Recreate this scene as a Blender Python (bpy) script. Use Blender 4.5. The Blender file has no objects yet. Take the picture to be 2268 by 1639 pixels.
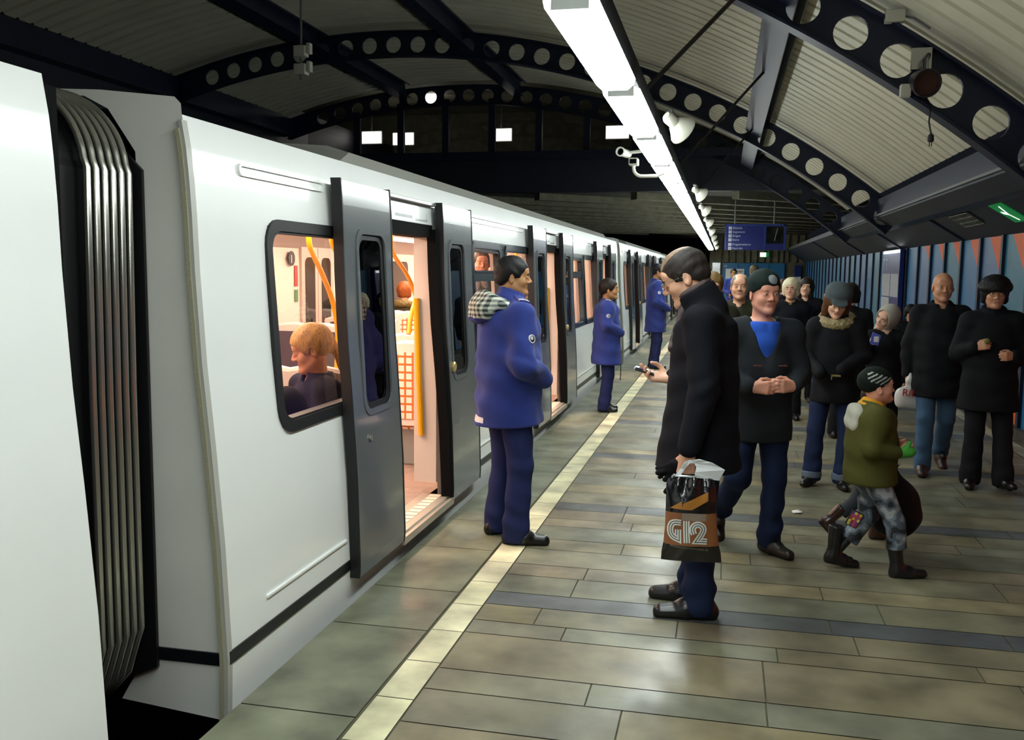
import bpy, math, random
import numpy as np
from mathutils import Vector, Matrix
random.seed(7)
sc = bpy.context.scene
COL = sc.collection
PI = math.pi

# ------------------------------------------------------------------ camera
YAW, PITCH, ROLL, FPX, CAMH = .2235, .1064, .010, 2050.0, 1.66
fw = Vector((-math.sin(YAW)*math.cos(PITCH), math.cos(YAW)*math.cos(PITCH), -math.sin(PITCH)))
ri = Vector((math.cos(YAW), math.sin(YAW), 0)); up = ri.cross(fw)
r2 = ri*math.cos(ROLL)+up*math.sin(ROLL); u2 = up*math.cos(ROLL)-ri*math.sin(ROLL)
cd = bpy.data.cameras.new('camera'); cd.sensor_width = 36; cd.lens = FPX/2268*36; cd.clip_end = 300; cd.clip_start = .05
cam = bpy.data.objects.new('camera', cd); COL.objects.link(cam)
cam.matrix_world = Matrix(((r2.x, u2.x, -fw.x, 0), (r2.y, u2.y, -fw.y, 0), (r2.z, u2.z, -fw.z, CAMH), (0, 0, 0, 1)))
sc.camera = cam

# ------------------------------------------------------------------ world, exposure
w = bpy.data.worlds.new('world'); sc.world = w; w.use_nodes = True
w.node_tree.nodes['Background'].inputs[0].default_value = (.30, .36, .5, 1)
w.node_tree.nodes['Background'].inputs[1].default_value = .012
sc.view_settings.view_transform = 'Standard'; sc.view_settings.look = 'None'
sc.view_settings.gamma = 1; sc.view_settings.use_curve_mapping = False
sc.view_settings.exposure = 0.92
LAMP_E, TRAIN_E = 16.0, 18.0
cy = sc.cycles
cy.max_bounces = 6; cy.diffuse_bounces = 3; cy.glossy_bounces = 3; cy.transmission_bounces = 5; cy.transparent_max_bounces = 8
cy.caustics_reflective = False; cy.caustics_refractive = False; cy.use_denoising = True; cy.sample_clamp_indirect = 4

# ------------------------------------------------------------------ materials
M = {}
def srgb(c):
    if isinstance(c, str): c = tuple(int(c[i:i+2], 16)/255 for i in (0, 2, 4))
    return tuple(x/12.92 if x <= .04045 else ((x+.055)/1.055)**2.4 for x in c)+(1,)
def mat(name, col, rough=.6, metal=0, spec=.5, noise=0, nscale=8, bump=0, bscale=60, emit=0, coat=0, alpha=1, trans=0, sheen=0, bdist=.004):
    if name in M: return M[name]
    m = bpy.data.materials.new(name); m.use_nodes = True; M[name] = m
    nt = m.node_tree; b = nt.nodes['Principled BSDF']; c = srgb(col)
    b.inputs['Base Color'].default_value = c; b.inputs['Roughness'].default_value = rough
    b.inputs['Metallic'].default_value = metal; b.inputs['Specular IOR Level'].default_value = spec
    b.inputs['Coat Weight'].default_value = coat; b.inputs['Coat Roughness'].default_value = .08
    b.inputs['Transmission Weight'].default_value = trans; b.inputs['Alpha'].default_value = alpha
    b.inputs['Sheen Weight'].default_value = sheen
    if emit: b.inputs['Emission Color'].default_value = c; b.inputs['Emission Strength'].default_value = emit
    if noise or bump:
        tc = nt.nodes.new('ShaderNodeTexCoord')
    if noise:
        n = nt.nodes.new('ShaderNodeTexNoise'); n.inputs['Scale'].default_value = nscale; n.inputs['Detail'].default_value = 6
        nt.links.new(tc.outputs['Object'], n.inputs['Vector'])
        r = nt.nodes.new('ShaderNodeMapRange'); r.inputs[1].default_value = .3; r.inputs[2].default_value = .7; r.inputs[3].default_value = 1-noise; r.inputs[4].default_value = 1+noise
        nt.links.new(n.outputs['Fac'], r.inputs[0])
        h = nt.nodes.new('ShaderNodeVectorMath'); h.operation = 'SCALE'; h.inputs[0].default_value = c[:3]
        nt.links.new(r.outputs[0], h.inputs['Scale']); nt.links.new(h.outputs[0], b.inputs['Base Color'])
    if bump:
        n = nt.nodes.new('ShaderNodeTexNoise'); n.inputs['Scale'].default_value = bscale; n.inputs['Detail'].default_value = 4
        nt.links.new(tc.outputs['Object'], n.inputs['Vector'])
        bp = nt.nodes.new('ShaderNodeBump'); bp.inputs['Strength'].default_value = bump; bp.inputs['Distance'].default_value = bdist
        nt.links.new(n.outputs['Fac'], bp.inputs['Height']); nt.links.new(bp.outputs[0], b.inputs['Normal'])
    return m
def attr_mat(name, rough=.6, noise=.25, nscale=3, bump=.3, bscale=30, spec=.5, rvar=0):
    m = mat(name, (.5, .5, .5), rough=rough, noise=noise, nscale=nscale, bump=bump, bscale=bscale, spec=spec)
    nt = m.node_tree; a = nt.nodes.new('ShaderNodeVertexColor'); a.layer_name = 'Col'
    h = [n for n in nt.nodes if n.type == 'VECT_MATH'][0]
    nt.links.new(a.outputs['Color'], h.inputs[0])
    if rvar:
        n = nt.nodes.new('ShaderNodeTexNoise'); n.inputs['Scale'].default_value = 2.2; n.inputs['Detail'].default_value = 5
        tc = [x for x in nt.nodes if x.type == 'TEX_COORD'][0]; nt.links.new(tc.outputs['Object'], n.inputs['Vector'])
        r = nt.nodes.new('ShaderNodeMapRange'); r.inputs[1].default_value = .35; r.inputs[2].default_value = .65; r.inputs[3].default_value = rough-rvar; r.inputs[4].default_value = rough+rvar
        nt.links.new(n.outputs['Fac'], r.inputs[0]); nt.links.new(r.outputs[0], nt.nodes['Principled BSDF'].inputs['Roughness'])
    return m

# ------------------------------------------------------------------ mesh helpers
class MB:
    def __init__(s): s.v = []; s.f = []; s.m = []; s.c = []; s.mi = 0; s.col = None
    def add(s, vs, fs):
        o = len(s.v); s.v += [tuple(p) for p in vs]
        for f in fs: s.f.append(tuple(i+o for i in f)); s.m.append(s.mi); s.c.append(s.col)
    def box(s, x0, x1, y0, y1, z0, z1):
        x0, x1 = min(x0, x1), max(x0, x1); y0, y1 = min(y0, y1), max(y0, y1); z0, z1 = min(z0, z1), max(z0, z1)
        s.add([(x0,y0,z0),(x1,y0,z0),(x1,y1,z0),(x0,y1,z0),(x0,y0,z1),(x1,y0,z1),(x1,y1,z1),(x0,y1,z1)],
              [(0,3,2,1),(4,5,6,7),(0,1,5,4),(1,2,6,5),(2,3,7,6),(3,0,4,7)]); return s
    def quad(s, a, b, c, d): s.add([a,b,c,d], [(0,1,2,3)]); return s
    def poly(s, pts): s.add(pts, [tuple(range(len(pts)))]); return s
    def prism(s, pts, d):           # extrude polygon pts by vector d
        n = len(pts); d = Vector(d)
        s.add([tuple(p) for p in pts]+[tuple(Vector(p)+d) for p in pts],
              [tuple(range(n))[::-1], tuple(range(n, 2*n))]+[(i,(i+1)%n,n+(i+1)%n,n+i) for i in range(n)]); return s
    def tube(s, path, r, n=10, cap=True, closed=False):
        P = [Vector(p) for p in path]; m = len(P); rs = r if isinstance(r, (list, tuple)) else [r]*m
        vs = []; prev = None
        for i in range(m):
            if closed: t = P[(i+1)%m]-P[i-1]
            else: t = P[min(i+1,m-1)]-P[max(i-1,0)]
            t.normalize()
            if prev is None:
                a = Vector((0,0,1)) if abs(t.z) < .9 else Vector((1,0,0)); u = t.cross(a).normalized()
            else: u = (prev-t*prev.dot(t)).normalized()
            prev = u; v = t.cross(u)
            for k in range(n):
                an = 2*PI*k/n; vs.append(P[i]+(u*math.cos(an)+v*math.sin(an))*rs[i])
        fs = []
        for i in range(m if closed else m-1):
            j = (i+1)%m
            for k in range(n): fs.append((i*n+k, i*n+(k+1)%n, j*n+(k+1)%n, j*n+k))
        if cap and not closed: fs += [tuple(range(n))[::-1], tuple((m-1)*n+k for k in range(n))]
        s.add(vs, fs); return s
    def lathe(s, prof, c=(0,0,0), ax='z', n=20, R=None):   # prof (r,h)
        vs = []
        for r, h in prof:
            for k in range(n):
                a = 2*PI*k/n; x, y = r*math.cos(a), r*math.sin(a)
                p = Vector((x,y,h)) if ax == 'z' else (Vector((h,x,y)) if ax == 'x' else Vector((y,h,x)))
                if R is not None: p = R @ p
                vs.append(p+Vector(c))
        m = len(prof); fs = [(i*n+k,i*n+(k+1)%n,(i+1)*n+(k+1)%n,(i+1)*n+k) for i in range(m-1) for k in range(n)]
        if prof[0][0] > 1e-4: fs.append(tuple(range(n))[::-1])
        if prof[-1][0] > 1e-4: fs.append(tuple((m-1)*n+k for k in range(n)))
        s.add(vs, fs); return s
    def ball(s, c, r, n=12, rz=None):
        rz = rz or r; return s.lathe([(r*math.sin(PI*i/n)+1e-5, -rz*math.cos(PI*i/n)) for i in range(n+1)], c, n=n+4)
    def build(s, name, mats, parent=None, smooth=False, loc=None, bevel=0, **props):
        me = bpy.data.meshes.new(name); me.from_pydata(s.v, [], s.f)
        for m in (mats if isinstance(mats, (list, tuple)) else [mats]): me.materials.append(m)
        me.polygons.foreach_set('material_index', s.m)
        if any(c is not None for c in s.c):
            ca = me.color_attributes.new('Col', 'FLOAT_COLOR', 'CORNER'); k = 0
            buf = []
            for f, c in zip(s.f, s.c): buf += list(c or (.5,.5,.5,1))*len(f)
            ca.data.foreach_set('color', buf)
        me.validate(); me.update()
        if smooth: me.polygons.foreach_set('use_smooth', [True]*len(me.polygons))
        o = bpy.data.objects.new(name, me); COL.objects.link(o)
        if parent: o.parent = parent
        if loc: o.location = loc
        if bevel:
            b = o.modifiers.new('b', 'BEVEL'); b.width = bevel; b.segments = 2; b.limit_method = 'ANGLE'
        for k, v in props.items(): o[k] = v
        return o
def smooth_angle(o, deg=40):
    me = o.data; me.polygons.foreach_set('use_smooth', [True]*len(me.polygons))
    try: me.set_sharp_from_angle(angle=math.radians(deg))
    except Exception: pass
    return o
def empty(name, loc, rz=0, parent=None, **props):
    o = bpy.data.objects.new(name, None); o.empty_display_size = .2; COL.objects.link(o); o.location = loc; o.rotation_euler = (0,0,rz)
    if parent: o.parent = parent
    for k, v in props.items(): o[k] = v
    return o
def tag(o, label, category, group=None):
    o['label'] = label; o['category'] = category
    if group: o['group'] = group
    return o
def structure(o, label=None):
    o['kind'] = 'structure'
    if label: o['label'] = label
    return o
def copy_tree(o, parent=None):
    c = o.copy(); COL.objects.link(c)
    if parent: c.parent = parent
    for ch in list(o.children): copy_tree(ch, c)
    return c
def text_mesh(txt, size, name, m, parent=None, matrix=None, extrude=.0006, align='LEFT', **props):
    cu = bpy.data.curves.new(name, 'FONT'); cu.body = txt; cu.size = size; cu.extrude = extrude; cu.align_x = align; cu.resolution_u = 3
    t = bpy.data.objects.new(name, cu); COL.objects.link(t)
    dg = bpy.context.evaluated_depsgraph_get(); me = bpy.data.meshes.new_from_object(t.evaluated_get(dg))
    bpy.data.objects.remove(t); o = bpy.data.objects.new(name, me); COL.objects.link(o)
    me.materials.clear(); me.materials.append(m)
    if matrix is not None: me.transform(matrix)
    if parent: o.parent = parent
    for k, v in props.items(): o[k] = v
    return o
def frame(o, x, y, z=None):     # 4x4 from origin, text x axis, text y axis
    x = Vector(x).normalized(); y = Vector(y).normalized(); n = x.cross(y)
    return Matrix(((x.x,y.x,n.x,o[0]),(x.y,y.y,n.y,o[1]),(x.z,y.z,n.z,o[2]),(0,0,0,1)))
def rrect(w, h, r, n=5):        # rounded rectangle loop, centred
    pts = []
    for cx, cy_, a0 in ((w/2-r,h/2-r,0),(-w/2+r,h/2-r,90),(-w/2+r,-h/2+r,180),(w/2-r,-h/2+r,270)):
        for i in range(n+1):
            a = math.radians(a0+90*i/n); pts.append((cx+r*math.cos(a), cy_+r*math.sin(a)))
    return pts

# ------------------------------------------------------------------ palette
mat('stone_base', '57533f', .8, noise=.2)
attr_mat('paver', rough=.45, noise=.42, nscale=3.4, bump=.4, bscale=14, rvar=.13)
attr_mat('ceil_paint', rough=.55, noise=.06, nscale=1.5, bump=0.01)
mat('navy_steel', '131a30', .45, spec=.4, noise=.15)
mat('dark_soffit', '1b1f2c', .5, noise=.15, nscale=2)
mat('grey_steel', '6d6f6c', .45, metal=.3)
mat('concrete', '6a6755', .85, noise=.25, nscale=5, bump=.4, bscale=30)
mat('concrete_dark', '3b3a34', .85, noise=.25, nscale=5, bump=.4, bscale=30)
mat('ballast', '14120f', .9, noise=.4, nscale=30)
mat('black', '0b0b0d', .5); mat('black_rubber', '121316', .55); mat('dark_glass', '0b0f12', .06, spec=.6)
mat('white_plastic', 'd6d6cc', .45); mat('off_white', 'b9b8aa', .5)
mat('lamp', 'f0faf7', .4, emit=LAMP_E)
mat('lamp_house', '8a8c86', .5)
mat('orange', 'e2600f', .5); mat('blue_panel', '1d6c9e', .4, noise=.1); mat('teal_panel', '1b7089', .4, noise=.1); mat('greyblue_panel', '456c96', .4, noise=.1)
mat('sign_blue', '16246e', .3); mat('white', 'e8e8e4', .5); mat('steel', 'b0b0b0', .25, metal=1); mat('chrome', 'd8d8d8', .12, metal=1)
mat('exit_green', '0a7a3a', .4, emit=.25); mat('exit_white', 'e6f5ea', .4, emit=.6); mat('exit_bright', 'd8f5e0', .4, emit=4)

def glass_mat(name, tint, refl=.12, rough=.0):
    m = bpy.data.materials.new(name); m.use_nodes = True; nt = m.node_tree; M[name] = m
    nt.nodes.remove(nt.nodes['Principled BSDF']); out = nt.nodes['Material Output']
    t = nt.nodes.new('ShaderNodeBsdfTransparent'); t.inputs[0].default_value = srgb(tint)
    g = nt.nodes.new('ShaderNodeBsdfGlossy'); g.inputs['Roughness'].default_value = rough; g.inputs['Color'].default_value = (1,1,1,1)
    f = nt.nodes.new('ShaderNodeFresnel'); f.inputs['IOR'].default_value = 1.5
    mx = nt.nodes.new('ShaderNodeMixShader'); nt.links.new(f.outputs[0], mx.inputs[0])
    nt.links.new(t.outputs[0], mx.inputs[1]); nt.links.new(g.outputs[0], mx.inputs[2]); nt.links.new(mx.outputs[0], out.inputs[0])
    return m
glass_mat('clear_glass', 'f2f0ee'); glass_mat('tinted_glass', '5c5c60'); glass_mat('gable_glass', 'b8b8b8')
# ================================================================== STATION SHELL
def jit(c, a=.06):
    k = 1+random.uniform(-a, a); return (c[0]*k, c[1]*k, c[2]*k*(1+random.uniform(-a, a)*.5), 1)
OL, YE, GR, SL = srgb('777460'), srgb('837b60'), srgb('6e6f5e'), srgb('505455')
WARM = srgb('77705b')
XE, XW = -1.762, 3.07
fl = MB(); fl.mi = 0
fl.box(XE, 3.3, -4, 40, -.9, -.006)
fl.mi = 1
G = .0035
def slab(x0, x1, y0, y1, c):
    fl.col = c; fl.quad((x0+G,y0+G,0),(x1-G,y0+G,0),(x1-G,y1-G,0),(x0+G,y1-G,0)); fl.col = None
# edge slabs
ys = [-4, -3.1, -2.2, -1.3, -.4, .5, 1.4, 2.25, 3.085, 3.947, 4.482]
while ys[-1] < 40: ys.append(ys[-1]+random.choice((.62,.74,.86)))
for a, b in zip(ys, ys[1:]): slab(XE, -1.285, a, b, jit(srgb('787a66'), .10))
# paver courses, dark slate bands at measured places
bands = {4.36: 4.55, 6.28: 6.48, 8.19: 8.42, 10.13: 10.39, 12.1: 12.33, 14.1: 14.3, 16.1: 16.3, 18.1: 18.3, 20.1: 20.3, 22.1: 22.3, 24.1: 24.3, 26.1: 26.3, 2.45: 2.62, .5: .7}
cuts = []
y = -4
bl = sorted(bands.items())
fixed = [(2.62, 2.93), (2.93, 3.10), (3.10, 3.38), (3.38, 3.58), (3.58, 3.98), (3.98, 4.14), (4.14, 4.36)]
fixed2 = [(4.55, 4.83), (4.83, 5.03), (5.03, 5.33), (5.33, 5.55), (5.55, 5.85), (5.85, 6.04), (6.04, 6.28)]
def fill(a, b):
    r = []
    y = a
    while y < b-.12:
        wv = random.choice((.2,.28,.34,.38,.3)); wv = min(wv, b-y)
        if b-(y+wv) < .14: wv = b-y
        r.append((y, y+wv)); y += wv
    return r
for i, (a, b) in enumerate(bl):
    cuts.append((a, b, True))
    nxt = bl[i+1][0] if i+1 < len(bl) else 40
    if abs(b-2.62) < .01: rows = fixed
    elif abs(b-4.55) < .01: rows = fixed2
    else: rows = fill(b, nxt)
    cuts += [(p, q, False) for p, q in rows]
cuts += [(p, q, False) for p, q in fill(-4, .5)]
for a, b, dark in cuts:
    x = -1.118; wide = (b-a) > .25
    first = True
    while x < 2.72:
        L = random.uniform(.85, 1.5) if wide else random.uniform(.45, .95)
        if dark: L = random.uniform(.6, 1.1)
        if first: L *= random.uniform(.4, 1); first = False
        L *= 1.15; x1 = min(x+L, 2.73)
        if 2.73-x1 < .2: x1 = 2.73
        c = SL if dark else random.choice((OL, OL, GR, GR, YE, WARM) if wide else (YE, YE, OL, WARM, GR))
        slab(x, x1, a, b, jit(c, .10)); x = x1
for a, b in zip(ys, ys[1:]): slab(2.74, 2.9, a, b, jit(srgb('a8a38a'), .05))
for a, b in zip(ys, ys[1:]): slab(2.9, 3.3, a, b, jit(srgb('5d5a4c'), .06))
structure(fl.build('floor', [M['stone_base'], M['paver']]), 'stone paved station platform with dark slate bands')
st = MB(); y = -4.0
y = 5.02-.35*26
while y < 39.6:
    st.col = jit(srgb('d8d2ae'), .08); st.quad((-1.272,y+.003,.001),(-1.123,y+.003,.001),(-1.123,y+.347,.001),(-1.272,y+.347,.001)); y += .35
st.col = None
structure(st.build('trim_1', M['paver']), 'pale yellow tile safety line along the platform edge')
# track bed and far platform side
tb = MB(); tb.box(-9.8, XE, -6, 60, -1.2, -1.0); structure(tb.build('ground', M['ballast']), 'dark track bed below the train')
wl = MB(); wl.box(-9.9, -9.72, -6, 60, -1.2, 5.3); structure(wl.build('wall_left', M['dark_soffit']))
wf = MB(); wf.box(-9.4, 3.4, -4.3, -4.15, -1.2, 5.9); structure(wf.build('wall_front', M['dark_soffit']))

# ---- barrel vault
AX, AZ = -5.649, -7.176
def arc(a, r): return AX+r*math.sin(a), AZ+r*math.cos(a)
ce = MB(); nA = 46; aL, aR = -.315, .668
prof = []
y = -4.0; pitch = .28
while y < 19.5:
    prof += [(y, 0), (y+.20, 0), (y+.215, .055), (y+.265, .055)]; y += pitch
prof.append((19.52, 0))
vs = []
for yy, dz in prof:
    for i in range(nA+1):
        x, z = arc(aL+(aR-aL)*i/nA, 12.86+dz); vs.append((x, yy, z))
ce.col = srgb('cfccb6')
ce.add(vs, [(j*(nA+1)+i, (j+1)*(nA+1)+i, (j+1)*(nA+1)+i+1, j*(nA+1)+i+1) for j in range(len(prof)-1) for i in range(nA)])
structure(ce.build('ceiling', M['ceil_paint']), 'corrugated barrel vault roof')

# ---- perforated arch beams
def arch(Y, a0, kmin, kmax, label):
    da, Ri, Ro, Rc, rh, t = .0336, 12.37, 12.75, 12.549, .132, .02
    root = empty('arch_beam', (AX, Y, AZ+12.5)); tag(root, label, 'roof beam', 'perforated arch beams under the vault')
    L = lambda x, z, yy: (x-AX, yy, z-AZ-12.5)
    web = MB(); N = 24
    def P(a, r, yy): x, z = arc(a, r); return L(x, z, yy)
    for k in range(kmin, kmax+1):
        ac = a0+k*da; lo, hi = ac-da/2, ac+da/2
        bx, bz = arc(ac, Rc)
        out = []
        for i in range(N):
            th = 2*PI*i/N; c, s = math.cos(th), math.sin(th)
            hw, hu, hd = da/2, Ro-Rc, Rc-Ri
            sc_ = min(hw*12.5/abs(c) if abs(c) > 1e-6 else 9, (hu/s if s > 1e-6 else (hd/-s if s < -1e-6 else 9)))
            out.append((ac+c*sc_/12.5, Rc+s*sc_))
        # corners: snap nearest samples
        for ca, cr in ((lo,Ri),(lo,Ro),(hi,Ri),(hi,Ro)):
            j = min(range(N), key=lambda q: ((out[q][0]-ca)*12.5)**2+(out[q][1]-cr)**2); out[j] = (ca, cr)
        cir = [(ac+rh*math.cos(2*PI*i/N)/12.5, Rc+rh*math.sin(2*PI*i/N)) for i in range(N)]
        v = [P(a, r, -t) for a, r in out]+[P(a, r, -t) for a, r in cir]+[P(a, r, t) for a, r in out]+[P(a, r, t) for a, r in cir]
        f = []
        for i in range(N):
            j = (i+1)%N
            f += [(i,j,N+j,N+i), (2*N+i,3*N+i,3*N+j,2*N+j), (N+i,N+j,3*N+j,3*N+i)]
        web.add(v, f)
    for lo, hi in ((-.325, a0+kmin*da-da/2), (a0+kmax*da+da/2, .70)):
        if hi-lo < .002: continue
        n = max(2, int((hi-lo)/.02))
        for i in range(n):
            a, b = lo+(hi-lo)*i/n, lo+(hi-lo)*(i+1)/n
            web.add([P(a,Ri,-t),P(b,Ri,-t),P(b,Ro,-t),P(a,Ro,-t),P(a,Ri,t),P(b,Ri,t),P(b,Ro,t),P(a,Ro,t)], [(0,1,2,3),(7,6,5,4)])
    web.build('web', M['navy_steel'], root)
    for nm, ra, rb in (('bottom_flange', Ri-.012, Ri+.012), ('top_flange', Ro-.012, Ro+.012)):
        m_ = MB(); n = 60; hw = .09
        for i in range(n):
            a, b = -.325+1.025*i/n, -.325+1.025*(i+1)/n
            m_.add([P(a,ra,-hw),P(b,ra,-hw),P(b,rb,-hw),P(a,rb,-hw),P(a,ra,hw),P(b,ra,hw),P(b,rb,hw),P(a,rb,hw)], [(0,1,2,3),(7,6,5,4),(0,4,5,1),(3,2,6,7)])
        m_.build(nm, M['navy_steel'], root)
    return root
arch(7.85, .515-23*.0336, 0, 28, 'perforated navy arch beam carrying the round spotlight')
arch(15.0, -.2552, 0, 28, 'complete perforated navy arch beam in the middle of the vault')
arch(19.5, -.2855, 1, 28, 'perforated navy arch beam framing the glazed gable')
# ---- purlins
for x, lb in ((-6.85, 'navy roof purlin next to the hanging rod above the train'), (-4.3, 'navy roof purlin over the train side of the vault'), (-1.9, 'navy roof purlin hidden above the row of lights'), (.5, 'grey-blue roof purlin with two slanted hanger rods fixed to it')):
    a = math.asin((x-AX)/12.6); z1 = AZ+12.85*math.cos(a); z0 = z1-.30
    p = MB(); p.box(-.02,.02,-4,19.4,z0-z1+.02,-.02); p.box(-.13,.13,-4,19.4,z0-z1,z0-z1+.025); p.box(-.13,.13,-4,19.4,-.03,0)
    o = p.build('roof_purlin', M['navy_steel'], loc=(x, 0, z1)); o.rotation_euler = (0, a, 0); tag(o, lb, 'roof beam', 'purlins along the vault')
# eave beams
p = MB(); p.box(-9.72,-9.45,-4,19.5,4.60,4.96); tag(p.build('eave_beam', M['navy_steel']), 'dark eave beam behind the train roof', 'roof beam')
p = MB(); p.mi = 0; p.box(2.2,2.42,-4,19.5,2.5,2.78); p.mi = 1; p.box(2.16,2.2,-4,19.5,2.52,2.545); p.mi = 2; p.prism([(2.2,-4,2.5),(2.42,-4,2.5),(2.62,-4,2.38),(2.4,-4,2.38)], (0,23.5,0))
tag(p.build('eave_beam', [M['navy_steel'], M['grey_steel'], M['dark_soffit']]), 'eave beam with a pale flange line above the platform wall', 'roof beam')
# soffit
s = MB(); s.prism([(3.3,-4,2.12),(3.05,-4,2.12),(2.35,-4,2.56),(2.35,-4,2.66),(3.3,-4,2.75)], (0,42.2,0)); structure(s.build('trim_2', M['dark_soffit']), 'dark sloped soffit over the panelled wall')
for yj in (8.2, 13.2, 17.5, 22, 27):
    s = MB(); s.prism([(3.05,yj,2.115),(2.35,yj,2.555),(2.33,yj,2.54),(3.03,yj,2.10)], (0,.05,0)); structure(s.build('trim_3', M['navy_steel']))

# ---- panelled wall
wr = MB(); wr.box(3.12, 3.3, -4, 38.3, -.2, 2.75); wr = structure(wr.build('wall_right', M['dark_soffit']), 'blue panelled platform wall with orange pennant shapes')
posts = [16.2+.942*k for k in range(-21, 24)]
pm = MB()
for yy in posts:
    if 17.3 < yy < 18.9: continue
    b = MB(); b.box(3.035, 3.12, yy-.04, yy+.04, 0, 2.12); b.build('post', M['navy_steel'], wr)
cyc = ['blue_panel','teal_panel','greyblue_panel','blue_panel','teal_panel','blue_panel','greyblue_panel']
for i, (a, b) in enumerate(zip(posts, posts[1:])):
    q = MB(); q.box(3.07, 3.12, a+.04, b-.04, .08, 2.12)
    yn, yf = a+.045, b-.045
    if yf < 24 and not (17.1 < a < 18.9):
        zt = 1.83-(16.3-yn)*.043; w_ = .42+(16.3-yn)*.03
        if yf < 17: q.mi = 1; q.prism([(3.066,yn,2.115),(3.066,yn+w_,2.115),(3.066,yn,zt)], (.003,0,0))
        elif yf > 19: q.mi = 1; q.prism([(3.066,yn,2.115),(3.066,yn+.22,2.115),(3.066,yn,1.98)], (.003,0,0))
    if 10.2 < a < 10.9: q.mi = 1; q.prism([(3.066,yn,.085),(3.066,yf,.085),(3.066,yn,.82)], (.003,0,0))
    if 11.2 < a < 11.9: q.mi = 1; q.prism([(3.066,yn,.085),(3.066,yn+.45,.085),(3.066,yn,.3)], (.003,0,0))
    if yf < 10.5: q.mi = 1; q.prism([(3.066,yn,.085),(3.066,yf,.085),(3.066,yf,.6),(3.066,yn,1.2)], (.003,0,0))
    q.build('panel', [M[cyc[i % 7]], M['orange']], wr)
b = MB(); b.box(3.0, 3.12, -4, 38, 0, .08); b.build('plinth', M['concrete_dark'], wr)

# ---- gable glazing
gz0 = 4.17
wn = structure(empty('window_1', (-3.5, 19.6, gz0)), 'glazed gable under the arch')
fr = MB()
for i, x in enumerate((-8.0, -6.99, -5.97, -4.94, -3.92, -2.9, -1.88, -.86)):
    zt = AZ+math.sqrt(12.4**2-(x-AX)**2)
    m_ = MB(); m_.box(x-.07+3.5, x+.07+3.5, -.06, .06, 0, zt-gz0+.1); m_.build('mullion', M['navy_steel'], wn)
xs = [-9.2,-8.0,-6.99,-5.97,-4.94,-3.92,-2.9,-1.88,-.86, .4]
for a, b in zip(xs, xs[1:]):
    z1 = max(gz0+.05, AZ+math.sqrt(12.5**2-(a-AX)**2)); z2 = max(gz0+.05, AZ+math.sqrt(12.5**2-(b-AX)**2))
    m_ = MB(); m_.quad((a+3.5,0.02,0),(b+3.5,.02,0),(b+3.5,.02,z2-gz0),(a+3.5,.02,z1-gz0)); m_.build('pane', M['gable_glass'], wn)
b = MB(); b.box(-9.25, 2.3, 19.35, 19.65, 4.0, gz0); tag(b.build('lintel_beam', M['navy_steel']), 'dark lintel beam below the glazed gable', 'roof beam')
b = MB(); b.box(-9.25, 3.1, 19.55, 19.75, 3.33, 4.0); structure(b.build('wall_gable', M['dark_soffit']))
# concourse behind the gable
b = MB(); b.box(-12.5, 3.1, 19.75, 26.6, 3.9, 4.0); structure(b.build('floor', M['concrete_dark']))
b = MB(); b.box(-12.5, 3.1, 26.6, 26.8, 3.9, 6.2); structure(b.build('wall_concourse', M['concrete']))
b = MB(); b.box(-12.5, 3.1, 19.8, 26.8, 6.2, 6.3); structure(b.build('ceiling', M['concrete']))
cl = [(-10.35, 5.56, 'second pane'), (-9.35, 5.5, 'third pane'), (-6.4, 5.55, 'middle pane'), (-3.05, 5.55, 'pane behind the second light'), (-8.48, 6.66, 'hole in the arch beam')]
cl = [(x*.89, 1.66+(z-1.66)*.89, lb) for x, z, lb in cl]
for i, (x, z, lb) in enumerate(cl):
    o = empty('hanging_light', (x, 23.5, z)); tag(o, 'bright light box seen through the %s of the gable' % lb, 'lamp', 'lights behind the gable glass')
    b = MB(); b.box(-.3,.3,.0,.05,-.17,.17); b.tube([(0,.03,.17),(0,.03,6.2-z)], .02, 6); b.build('housing', M['lamp_house'], o)
    b = MB(); b.box(-.28,.28,-.03,-.001,-.15,.15); b.build('diffuser', mat('concourse_lamp', 'f4f0e8', .4, emit=2.6), o)
    b = MB(); b.box(-.28,.28,.051,.08,-.15,.15); b.build('diffuser', M['concourse_lamp'], o)
# concrete ceiling beyond
c2 = MB(); c2.box(-9.25, 3.1, 19.75, 60, 3.33, 3.5); c2 = structure(c2.build('ceiling', M['concrete_dark']), 'ribbed concrete ceiling past the vault')
k = 0
for d in np.arange(-30, 30, 1.35):
    # rib along direction (0.72,0.69) clipped to rectangle x[-9.2,3], y[19.8,38]
    pts = []
    u = np.array((.76, .65)); n_ = np.array((-.65, .76)); base = n_*d+np.array((-2, 29))
    lo, hi = -1e9, 1e9
    for ax, (l, h) in enumerate(((-9.2, 3.0), (19.8, 38.3))):
        t0, t1 = (l-base[ax])/u[ax], (h-base[ax])/u[ax]; lo, hi = max(lo, min(t0, t1)), min(hi, max(t0, t1))
    if hi-lo < .6: continue
    A, B = base+u*lo, base+u*hi; o_ = n_*.11
    b = MB(); b.prism([(A[0]-o_[0],A[1]-o_[1],3.18),(A[0]+o_[0],A[1]+o_[1],3.18),(B[0]+o_[0],B[1]+o_[1],3.18),(B[0]-o_[0],B[1]-o_[1],3.18)], (0,0,.15))
    b.build('rib', M['concrete'], c2); k += 1
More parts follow.
